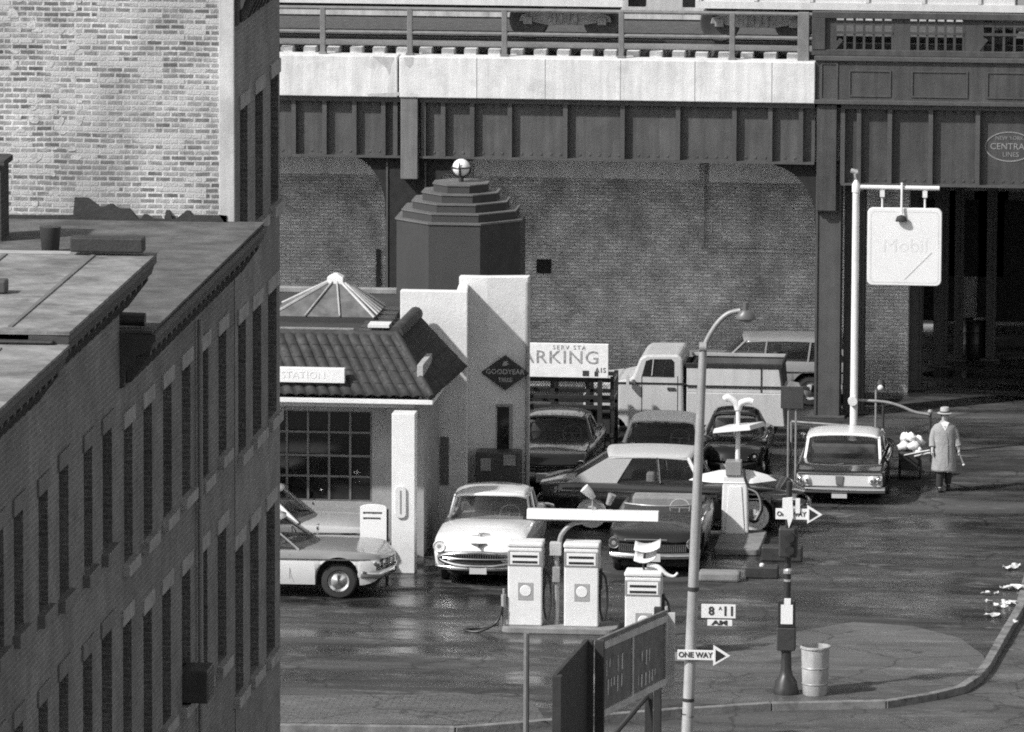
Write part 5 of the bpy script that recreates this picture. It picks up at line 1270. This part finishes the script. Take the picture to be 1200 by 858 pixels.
# white-roofed car behind it
P = dict(L=5.2, W=1.94, belt=[(-2.6,.9),(0,.99),(1.9,.98),(2.45,.93),(2.6,.8)], mid=[(-2.6,.8),(-1.9,.96),(0,1.0),(1.1,1.05),(2.2,.98),(2.6,.8)], paint=mk('pale_grey_car_paint', .42, .25, var=.06, coat=.4), roof=M_p_white,
    gh=dict(x=(1.25,.5,-1.3,-1.9), zb=1.02, zr=1.6, wb=.86, wt=.68, bow=.34, cw=.3, pr=.05), lamps=[(.75,.74,.09)], bf=(.48,.16), strips=[(.86,-2.3,2.4)], bowf=.2)
car('white-roofed car under the station porch behind the two-tone car', (at(455,640,150.3)[0]-2.66, 150.58+.35-.42+.0, 0), 0, P)
# dark car facing camera behind the wing wall
P = dict(L=5.0, W=1.9, belt=[(-2.5,.8),(-2,.95),(0,.98),(1.7,.97),(2.3,.92),(2.5,.75)], mid=[(-2.5,.72),(-1.9,.95),(0,1.0),(1.0,1.05),(1.9,1.0),(2.35,.9),(2.5,.74)], paint=M_p_dark2,
    gh=dict(x=(.75,.25,-1.0,-1.6), zb=.98, zr=1.4, wb=.84, wt=.68, bow=.26, cw=.2, bp=[-.3], pr=.04), lamps=[(.75,.72,.09)], bf=(.48,.2), grille=(.62,.56,.74,'h',3))
car('dark sedan facing the camera half hidden by the white wing wall', (-15.55, 159.2+2.5, 0), -PI/2, P)
# light-roofed car next to it
P2 = dict(P); P2.update(paint=M_p_dark, roof=mk('pale_car_roof', .72, .5, var=.05), W=1.88, gh=dict(x=(.8,.3,-1.0,-1.6), zb=1.0, zr=1.44, wb=.86, wt=.72, bow=.22, cw=.2, bp=[-.3], pr=.04))
car('light-roofed dark sedan facing the camera behind the long profile car', (-13.2, 158.75+2.5, 0), -PI/2, P2)
# long dark hardtop in profile, light roof
P = dict(L=5.5, W=1.95, belt=[(-2.75,.92),(-1.9,.98),(0,.96),(1.4,.94),(2.3,.91),(2.75,.78)], mid=[(-2.75,.82),(-2,.95),(0,.98),(1.2,1.0),(2.2,.93),(2.75,.76)], paint=mk('dark_paint_lit_upper', .035, .16, var=.1, coat=.8, split=(.67, .012)), roof=M_p_lroof,  # upper side tinted paler, its light and reflection put into the paint
    gh=dict(x=(.86,.5,-1.3,-2.3), zb=.99, zr=1.55, wb=.88, wt=.78, bow=.2, chr=True, bp=[-.2], cw=1.05, cwt=.42, pr=.045, pm=M_signw), seatm=mk('pale_reflection_seat', .45, .8, var=.1), lamps=[(.78,.7,.08)], bf=(.5,.16), strips=[(.82,-2.6,2.6),(.72,-2.6,2.6)], fo=1.0, ww=1, bowf=.22, skirt=.12)  # pale seats and white front pillars stand for reflections in glass and chrome
car('long dark hardtop with a light grey roof standing in profile across the forecourt', (-12.62, 155.5+.98, 0), 0, P)
# dark car facing the camera in front of it
P = dict(L=4.75, W=1.9, belt=[(-2.37,.85),(-1.8,.93),(0,.94),(1.6,.92),(2.2,.88),(2.37,.74)], mid=[(-2.37,.75),(-1.8,.92),(0,.95),(.9,1.0),(1.8,.94),(2.25,.84),(2.37,.72)], paint=M_p_dark2,
    gh=dict(x=(.65,.15,-1.0,-1.6), zb=.96, zr=1.42, wb=.84, wt=.68, bow=.28, cw=.2, bp=[-.3], chr=True), lamps=[(.78,.68,.095)], bf=(.45,.12), grille=(.68,.52,.68,'v',34), bowf=.16, open=True); P['paint'] = mk('near_black_car_paint', .012, .3, var=.2, coat=.25, dirt=.2, dval=.03)
c7, q = car('near-black open-topped car facing the camera with a toothed grille behind the pumps', (-12.5, 150.1+2.37, 0), -PI/2, P)
MB().box(2.37, 2.42, -.55, .3, .75, .79).build('grille_moulding', M_chrome, c7, bevel=.01)
# compact with white roof seen from behind
P = dict(L=4.6, W=1.9, belt=[(-2.3,.74),(-1.8,.82),(0,.85),(1.6,.82),(2.3,.68)], mid=[(-2.3,.73),(-1.7,.82),(0,.87),(1,.9),(2,.84),(2.3,.68)], paint=M_p_dark, roof=M_p_white, wid=[(-2.3,.985),(-1.9,1.0),(0,1),(1.6,.98),(2.3,.88)],
    gh=dict(x=(.75,.2,-.95,-1.4), zb=.88, zr=1.27, wb=.88, wt=.8, bow=.12, cw=.12, chr=True, bp=[-.25], pr=.03), lamps=[(.66,.66,.085)], bf=(.45,.13), br=(.33,.13), bowr=.06, strips=[(.7,-2.2,2.1)], sill=.22, crease=.55)
c8, q = car('white-roofed dark compact seen from behind with a chrome tail panel', (-9.32, 159.25+2.3, 0), PI/2, P)
h = 2.3; tp = MB().prism(rrect(-.9, .9, .4, .67, .04), 'x', -h-.045, -h+.05).build('tail_panel', mk('pale_tail_panel', .62, .45, var=.08), c8, bevel=.01)
MB().box(-h-.06, -h-.03, -.88, .88, .655, .675).box(-h-.06, -h-.03, -.88, .88, .395, .415).build('panel_trim', M_chrome, c8)
for s_ in (-1, 1):
    for yy in (.68, .82):
        l_ = MB().lathe([(.001,-.09),(.035,-.085),(.06,-.06),(.075,-.03),(.08,.0)], (-h-.02, s_*yy, .54), 14, 'x', sy=1.25).build('taillight', M_chrome if yy > .7 else M_signw, c8, smooth=50)
        MB().lathe([(.001,-.125),(.03,-.12),(.035,-.09)], (-h+.005, s_*yy, .54), 12, 'x').build('lens', M_red, l_)
MB().prism([(-.09,.63),(.09,.63),(.07,.44),(-.07,.44)], 'x', -h-.07, -h-.046).build('badge', mk('badge_enamel', .16, .4), c8, bevel=.01)
MB().box(-h-.08, -h-.065, -.16, .16, .16, .25).build('number_plate', M_plate, c8)
MB().tube([(-h+.3,.1,.81),(-h+.36,-.06,.83)], .015, 6).build('trunk_handle', M_chrome, c8)
# rounded black sedan
P = dict(L=4.2, W=1.52, belt=[(-2.1,.6),(-1.7,.78),(-1,.88),(0,.88),(1.2,.84),(1.8,.72),(2.1,.55)], mid=[(-2.1,.6),(-1.7,.82),(-1.1,.96),(0,.93),(1,.95),(1.7,.88),(2.0,.76),(2.1,.58)], wid=[(-2.1,.7),(-1.5,.95),(0,1),(1.3,.98),(2.1,.74)], paint=M_p_black,
    gh=dict(x=(.6,.3,-.6,-1.3), zb=.87, zr=1.3, wb=.8, wt=.6, bow=.16, cw=.3, bp=[-.2], split=True, pr=.05), lamps=[(.54,.66,.07)], rim=M_p_black, wr=.31, bm=M_p_black, bf=(.48,.12), rcrown=.09, bowf=.3, bowr=.3)
car('small round-bodied black sedan with divided windshield beneath the twin lamp shades', (-11.8, 160.9+2.35, 0), -PI/2, P)
# grey station wagon behind the viaduct column
P = dict(L=5.0, W=1.86, belt=[(-2.5,1.0),(0,1.02),(1.6,1.0),(2.5,.8)], mid=[(-2.5,1.0),(0,1.02),(1.2,1.06),(2.5,.8)], paint=M_p_grey, wid=[(-2.5,.92),(0,1),(2.5,.86)],
    gh=dict(x=(.75,.2,-2.0,-2.4), zb=1.0, zr=1.5, wb=.88, wt=.76, bow=.14, cw=.08, bp=[-.3,-1.3], pr=.035), lamps=[(.7,.75,.09)], strips=[(.78,-2.4,2.3)])
car('grey station wagon parked behind the viaduct column', (-12.15, 172.3+1.2, 0), PI, P)
# ---------------------------------------------------------------- pickup truck
tk = thing('pickup_truck', 'pale pickup truck with tall bed side boards facing left beneath the viaduct', 'pickup truck', (0,0,0))
yt0, yt1 = 166.1, 168.0
M_tk = mk('pale_truck_paint', .5, .35, var=.08, scale=1.5, streak=.1, coat=.2, dirt=.15, dval=.3)
xz = lambda px, py, Y=yt0: at(px, py, Y)
cabp = [xz(723,447), xz(741,443), xz(750,420), xz(757,416), xz(795,416), xz(800,421), xz(801,500), xz(723,500)]
cabp = [(p[0], p[1]) for p in cabp]; cabp[-1] = (cabp[-1][0], .45); cabp[-2] = (cabp[-2][0], .45)
cb = MB().prism(cabp, 'y', yt0, yt1).build('cab', M_tk, tk, bevel=.05)
wn_ = [xz(752,441), xz(757,423), xz(763,421), xz(787,421), xz(790,424), xz(790,442)]
w_ = MB().prism(wn_, 'y', yt0-.012, yt0-.003).build('side_window', M_carglass, tk); MB().prism(wn_, 'y', yt0-.0025, yt0+.01).build('interior', M_int, w_)
MB().tube([(xz(766,421)[0], yt0-.014, xz(766,421)[1]), (xz(764,440)[0], yt0-.014, xz(764,440)[1])], .012, 6).build('vent_bar', M_tk, w_)
a_, b_, c_, d_ = xz(743.5,441), xz(750.5,420.5), None, None
MB().add([(a_[0]-.02, yt0+.12, a_[1]+.03), (b_[0]-.02, yt0+.16, b_[1]), (b_[0]-.02, yt1-.16, b_[1]), (a_[0]-.02, yt1-.12, a_[1]+.03)], [(0,1,2,3)]).build('windshield', M_carglass, tk)
x0 = cabp[0][0]; hz0 = cabp[0][1]
MB().prism([(x0-.75,.5),(x0+.05,.5),(x0+.05,hz0+.03),(x0-.55,hz0-.06),(x0-.75,hz0-.2)], 'y', yt0+.06, yt1-.06).build('hood', M_tk, tk, bevel=.07)
MB().box(x0-.9, x0-.76, yt0+.02, yt1-.02, .45, .62).build('bumper', M_chrome, tk, bevel=.03)
xb0, xb1 = cabp[6][0]+.06, xz(919,430)[0]; zt = xz(850,427)[1]
MB().prism([(xb0,.55),(xb1+.02,.55),(xb1-.05,1.28),(xb0,1.28)], 'y', yt0, yt1).build('bed', M_tk, tk, bevel=.02)
zs = xz(850,453)[1]
for ya_, yb__, mm_ in ((yt0+.02, yt0+.07, mk('pale_side_board', .5, .7, var=.1, streak=.12)), (yt1-.07, yt1-.02, mk('dark_side_board', .09, .8, var=.3))):
    MB().prism([(xb0,1.285),(xb1-.05,1.285),(xb1-.1,zt-.09),(xb0,zt-.09)], 'y', ya_, yb__).build('side_board', mm_, tk, bevel=.008)
MB().box(xb0, xb0+.04, yt0+.075, yt1-.075, 1.285, zt-.1).box(xb1-.12, xb1-.09, yt0+.075, yt1-.075, 1.285, zt-.1).build('end_board', mk('dark_side_board', .09), tk)
MB().box(xb0-.02, xb1-.08, yt1-.1, yt1+.02, zt-.088, zt-.03).build('far_rail', mk('cover_top', .34, .8, var=.2), tk)
MB().box(xb0-.02, xb1-.08, yt0-.0, yt0+.1, zt-.088, zt+.01).box(xb1-.079, xb1-.03, yt0-.0, yt1+.02, zt-.1, zt+.01).build('top_rail', M_black, tk, bevel=.01)
MB().tube([(xb1-.09, yt0-.0, zt-.05), (xb1+.0, yt0-.0, 1.28), (xb1+.06, yt0-.0, .6)], .04, 6).build('tail_frame', M_black, tk)
MB().box(xb0, xb1-.07, yt0-.012, yt0+.0, zs-.02, zs+.02).box(x0, xb0, yt0-.012, yt0+.0, hz0-.05, hz0-.01).build('side_moulding', M_black, tk)
x = xz(892,440)[0]; MB().box(x-.012, x+.012, yt0+.0, yt0+.018, 1.3, zt-.09).build('board_rib', M_black, tk)
MB().box(xz(805,440)[0]-.1, xz(812,440)[0], yt0+.2, yt1-.2, 1.3, zt-.1).build('cab_gap', M_under, tk)
for px in (735+5, 868):
    x = xz(px,490)[0]-(.45 if px < 800 else 0)
    for yy, s_ in ((yt0+.1, -1), (yt1-.1, 1)):
        q = lambda r_, o: (r_, yy+s_*o)
        w_ = MB().lathe([q(.001,-.1),q(.36,-.1),q(.38,-.05),q(.38,.06),q(.35,.1),q(.22,.1),q(.2,.05),q(.001,.05)], (x,0,.38), 22, 'y').build('wheel', M_tyre, tk, smooth=35)
        MB().lathe([q(.2,.055),q(.12,.1),q(.001,.11)], (x,0,.38), 16, 'y').build('hubcap', M_mid, w_, smooth=40)
MB().box(x0-.5, xb1-.2, yt0+.25, yt1-.25, .35, .6).build('chassis', M_under, tk)
m_ = xz(737,447); MB().tube([(m_[0]+.15,yt0,m_[1]-.05),(m_[0],yt0-.12,m_[1]+.02)], .015, 6).box(m_[0]-.04,m_[0]+.02,yt0-.22,yt0-.08,m_[1]-.04,m_[1]+.16).build('door_mirror', M_tk, tk)
MB().box(xz(782,455)[0], xz(791,455)[0], yt0-.03, yt0-.002, xz(786,457)[1], xz(786,454)[1]).build('door_handle', M_chrome, tk)
dr = MB()
for px in (752, 794): x = xz(px,460)[0]; dr.box(x-.008, x+.008, yt0-.004, yt0-.0005, .6, xz(px,441)[1])
dr.build('door_gap', M_under, tk)
# ================================================================ walking man
M_skin = mk('skin', .42, .6, var=.05); M_coat = mk('pale_overcoat', .3, .9, var=.25, scale=7, bump=.9, bscale=9); M_trou = mk('dark_trousers', .04, .9, var=.2); M_hat = mk('felt_hat', .36, .85, var=.12); M_shoe = mk('shoe_leather', .02, .4)
mx, my = gz(1106, 576)
man = thing('person', 'man in a pale overcoat and hat walking with a cane and pulling a handcart', 'person', (mx, my, 0), 0.12)
def skin(name, verts, edges, radii, mat, par, root=0, sub=1):
    me = bpy.data.meshes.new(name); me.from_pydata(verts, edges, []); o = bpy.data.objects.new(name, me); C.objects.link(o)
    s = o.modifiers.new('skin', 'SKIN'); s.use_smooth_shade = True
    for i, r_ in enumerate(radii):
        d_ = me.skin_vertices[0].data[i]; d_.radius = (r_, r_) if not isinstance(r_, tuple) else r_; d_.use_root = (i == root)
    if sub: m = o.modifiers.new('sub', 'SUBSURF'); m.levels = sub; m.render_levels = sub
    me.materials.append(mat); o.parent = par
    return o
V_ = []; E_ = []; R_ = []
def jv(p, r_, prev=None):
    V_.append(p); R_.append(r_); i = len(V_)-1
    if prev is not None: E_.append((prev, i))
    return i
# local frame: -Y faces the camera; x to the right of the picture
pel = jv((0,0,.93), (.15,.11)); sp1 = jv((0,.0,1.12), (.14,.1), pel); chs = jv((0,.01,1.36), (.17,.11), sp1); nk = jv((0,-.01,1.49), .058, chs); hd0 = jv((0,-.03,1.57), (.072,.085), nk); hd1 = jv((0,-.03,1.66), (.078,.095), hd0); hd2 = jv((0,-.02,1.73), (.06,.07), hd1)
jv((0,-.125,1.63), .016, hd1)
def limb(pts, rs, prev):
    for p, r_ in zip(pts, rs): prev = jv(p, r_, prev)
    return prev
wL = limb([(-.19,.0,1.4),(-.245,.03,1.13),(-.26,-.09,.93)], [.06,.046,.034], chs)
wR = limb([(.19,.0,1.4),(.25,.03,1.14),(.3,-.07,.94)], [.06,.046,.034], chs)
for wrist, s_ in ((wL, -1), (wR, 1)):
    w = V_[wrist]; pm_ = jv((w[0]+s_*.01, w[1]-.03, w[2]-.07), (.036,.022), wrist)
    for f_ in range(4):
        o = (f_-1.5)*.019; b0 = V_[pm_]; a = jv((b0[0]+s_*.008, b0[1]+o, b0[2]-.045-.004*(1.5-abs(f_-1.5))), .0095, pm_); jv((b0[0]-s_*.018, b0[1]+o, b0[2]-.07), .008, a)
    b0 = V_[pm_]; a = jv((b0[0]-s_*.02, b0[1]-.035, b0[2]+.0), .011, pm_); jv((b0[0]-s_*.03, b0[1]-.03, b0[2]-.035), .009, a)
limb([(-.09,.0,.86),(-.09,-.1,.5),(-.09,.0,.1),(-.09,-.14,.05)], [.09,.06,.042,.035], pel)
limb([(.09,.0,.86),(.1,.03,.49),(.1,.22,.13),(.1,.12,.05)], [.09,.06,.042,.035], pel)
skin('body', V_, E_, R_, M_skin, man)
eyes = MB()
for s_ in (-1, 1): eyes.sphere((s_*.032, -.118, 1.66), .011, 8, 6)
eyes.build('eye', M_black, man); MB().obox((0,-.118,1.585), (.05,.012,.01)).build('mouth', mk('lips', .2, .6), man)
hr = MB().sphere((0, .0, 1.66), .098, 12, 8, (.92, .95, 1)); hr.v = [(p[0], p[1]+.02, p[2]) for p in hr.v]; hr.build('hair', M_black, man, smooth=60)
rg = []
for z, rx, ry, oy in ((.45,.27,.22,.0),(.5,.268,.22,.0),(.75,.25,.18,.0),(1.0,.23,.155,0),(1.15,.225,.15,0),(1.33,.24,.15,0.0),(1.42,.225,.13,0),(1.48,.12,.1,0),(1.52,.085,.085,0),(1.535,.075,.075,0)):
    rg.append([(rx*math.cos(2*PI*k_/24)*(1+.02*math.sin(5*k_+z*9)), oy+ry*math.sin(2*PI*k_/24)*(1+.03*math.sin(7*k_+z*5)), z-(.05*max(0,math.cos(2*PI*k_/24-.2)) if z < .6 else 0)) for k_ in range(24)])
ct = MB().loft(rg, caps=False).build('overcoat', M_coat, man, smooth=60, solid=.012)
fl_ = MB().grid([[(.02,-.155,1.3),(.03,-.16,1.05),(.0,-.19,.75),(-.03,-.215,.47)],[(.05,-.152,1.3),(.065,-.156,1.05),(.06,-.19,.75),(.07,-.214,.44)]]).build('coat_front', M_coat, ct, solid=.015)
MB().add([(-.09,-.11,1.5),(.0,-.155,1.33),(.09,-.11,1.5),(.0,-.1,1.53)], [(0,1,2,3)]).build('scarf', M_signw, man, solid=.02)
sl = MB()
sl.tube([(-.17,.0,1.43),(-.215,.01,1.3),(-.25,.03,1.13),(-.262,-.07,.97)], [.045,.078,.075,.068], 12); sl.build('sleeve', M_coat, ct, smooth=50)
MB().tube([(.17,.0,1.43),(.215,.01,1.3),(.255,.03,1.14),(.298,-.05,.98)], [.045,.078,.075,.068], 12).build('sleeve', M_coat, ct, smooth=50)
MB().tube([(-.09,.0,.88),(-.09,-.09,.5),(-.09,-.01,.12)], [.11,.085,.07], 12).build('trouser_leg', M_trou, man, smooth=50)
MB().tube([(.09,.0,.88),(.1,.03,.5),(.1,.2,.16)], [.11,.085,.07], 12).build('trouser_leg', M_trou, man, smooth=50)
for c_, rr_ in (((-.09,-.06,.05), 0), ((.1,.17,.075), .35)):
    MB().obox(c_, (.1,.28,.09), (rr_,0,0)).build('shoe', M_shoe, man, bevel=.035)
MB().lathe([(.001,.0),(.15,-.012),(.165,.0),(.15,.01),(.1,.015),(.098,.1),(.085,.125),(.001,.115)], (0,-.03,1.695), 22, sx=1, sy=1.1).build('hat', M_hat, man, smooth=40)
MB().lathe([(.102,.016),(.104,.03),(.102,.045)], (0,-.03,1.695), 22, sy=1.1).build('hat_band', M_trou, man)
cn = thing('walking_cane', 'thin pale cane held out beside the man in the overcoat', 'cane', (mx, my, 0), .12)
MB().tube([(.26,-.08,1.06),(.3,-.11,.88),(.4,-.14,.62)], [.014,.013,.02], 8).build('stick', M_mid, cn, smooth=40); MB().sphere((.405,-.142,.6), .028, 8, 6).build('tip', M_signw, cn)
# handcart with bundles
cxx, cyy = gz(1052, 560)
hc = thing('handcart', 'small dark two-wheeled handcart beside the compact car loaded with white bundles', 'handcart', (-8.02, 162.9, 0))
MB().loft([[(-.18,-.35,.22),(.18,-.35,.22),(.18,.4,.22),(-.18,.4,.22)],[(-.24,-.45,.62),(.24,-.45,.62),(.24,.5,.62),(-.24,.5,.62)]]).build('box', mk('handcart_box', .05, .6, var=.3), hc, bevel=.02)
for s_ in (-1, 1): MB().lathe([(.2,s_*.2),(.21,s_*.22),(.2,s_*.24),(.17,s_*.24),(.17,s_*.2)], (0,0,.21), 20, 'x').build('wheel', M_dark, hc, smooth=40)
hnd = MB(); e0 = Vector((mx-.29-(-8.02), my-.13-162.9, .84))
hnd.tube([(.12,-.44,.55), e0+Vector((-.02,.05,-.0))], .018, 8).tube([(-.1,-.44,.57), e0+Vector((-.02,.1,.05))], .014, 8); hnd.build('handle', M_signw, hc, smooth=40)
for i, (dx, dy, dz, r_) in enumerate(((-.14,-.2,.72,.13),(.1,-.28,.74,.14),(.16,.05,.78,.15),(-.1,.1,.86,.14),(.03,-.1,.9,.12),(.19,-.32,.66,.09))):
    b_ = MB().sphere((0,0,0), r_, 10, 7, (1,1,.85)); b_.v = [(p[0]*(1+random.uniform(-.3,.25)), p[1]*(1+random.uniform(-.3,.25)), p[2]*(1+random.uniform(-.35,.25))) for p in b_.v]
    o = b_.build('bundle', M_signw, None, smooth=60, loc=(-8.02+dx, 162.9+dy, dz), weld=True); tag(o, 'knobbly white bundle piled on the dark handcart', 'bundle', 'white bundles on the handcart')
# ---------------------------------------------------------------- one object per separate piece of these repeated parts
def split_pieces(o):
    me = o.data; n = len(me.vertices); par_ = list(range(n))
    def find(a):
        while par_[a] != a: par_[a] = par_[par_[a]]; a = par_[a]
        return a
    for e in me.edges:
        a, b = find(e.vertices[0]), find(e.vertices[1])
        if a != b: par_[a] = b
    groups = {}
    for p in me.polygons: groups.setdefault(find(p.vertices[0]), []).append(p)
    if len(groups) < 2: return
    meshes = []
    for ps in groups.values():
        idx = {}; fs = []
        for p in ps: fs.append([idx.setdefault(v, len(idx)) for v in p.vertices])
        m2 = bpy.data.meshes.new(me.name); m2.from_pydata([tuple(me.vertices[v].co) for v in idx], [], fs); m2.materials.append(me.materials[0])
        sm = ps[0].use_smooth
        if sm:
            for q_ in m2.polygons: q_.use_smooth = True
            m2.set_sharp_from_angle(angle=math.radians(40))
        meshes.append(m2)
    base = o.name.split('.')[0]
    for m2 in meshes[1:]:
        c_ = o.copy(); c_.data = m2; c_.name = base; C.objects.link(c_)
    o.data = meshes[0]
for o in [o for o in bpy.data.objects if o.type == 'MESH' and o.name.split('.')[0] in ('front_pillar','rear_pillar','door_pillar','side_trim','bracket','post','leg','roof_course','stacked_load','lantern_rib','roof_seam','tie','tray','visor','truck_rib','side_rib','collar','rib','top_rail','end_board','roof_curb','panel_trim','grille_moulding','base_plate','moulding','panel_frame','flange_angle','plaster_patch','broken_chase','blot','notice')]:
    if len(o.children) == 0: split_pieces(o)
# ================================================================ camera, sky, sun
cam = bpy.data.cameras.new('camera'); co_ = bpy.data.objects.new('camera', cam); C.objects.link(co_)
cam.sensor_width = 36; cam.lens = F/1200*36; cam.clip_start = 1; cam.clip_end = 6000
co_.matrix_world = Matrix.Translation((0,0,HC)) @ Matrix.Rotation(YAW, 4, 'Z') @ Matrix.Rotation(PI/2-PITCH, 4, 'X') @ Matrix.Rotation(ROLL, 4, 'Z')
SC.camera = co_
EL, AZ = math.radians(41), math.radians(52)
d = Vector((math.sin(AZ)*math.cos(EL), math.cos(AZ)*math.cos(EL), -math.sin(EL)))
sun = bpy.data.lights.new('sun', 'SUN'); sun.energy = 4.1; sun.angle = math.radians(2.0); sun.color = (1, .99, .98)
so = bpy.data.objects.new('sun', sun); C.objects.link(so); so.rotation_euler = d.to_track_quat('-Z', 'Y').to_euler(); so.location = (-40, -20, 60)
w = bpy.data.worlds.new('World'); SC.world = w; w.use_nodes = True; nt = w.node_tree
sk = nt.nodes.new('ShaderNodeTexSky'); sk.sky_type = 'NISHITA'; sk.sun_disc = False; sk.sun_elevation = EL; sk.sun_rotation = math.atan2(-d.x, -d.y)
bwn = nt.nodes.new('ShaderNodeRGBToBW'); nt.links.new(sk.outputs[0], bwn.inputs[0])
bg = nt.nodes['Background']; nt.links.new(bwn.outputs[0], bg.inputs['Color']); bg.inputs['Strength'].default_value = .15
vs = SC.view_settings; vs.view_transform = 'Standard'; vs.look = 'None'; vs.exposure = 0.36
SC.cycles.use_denoising = False; SC.cycles.use_adaptive_sampling = True; SC.cycles.adaptive_threshold = .03; SC.cycles.sample_clamp_indirect = 5; SC.cycles.caustics_reflective = False; SC.cycles.caustics_refractive = False; vs.gamma = 1
SC.cycles.filter_width = 1.9
try: vs.use_curve_mapping = False
except Exception: pass
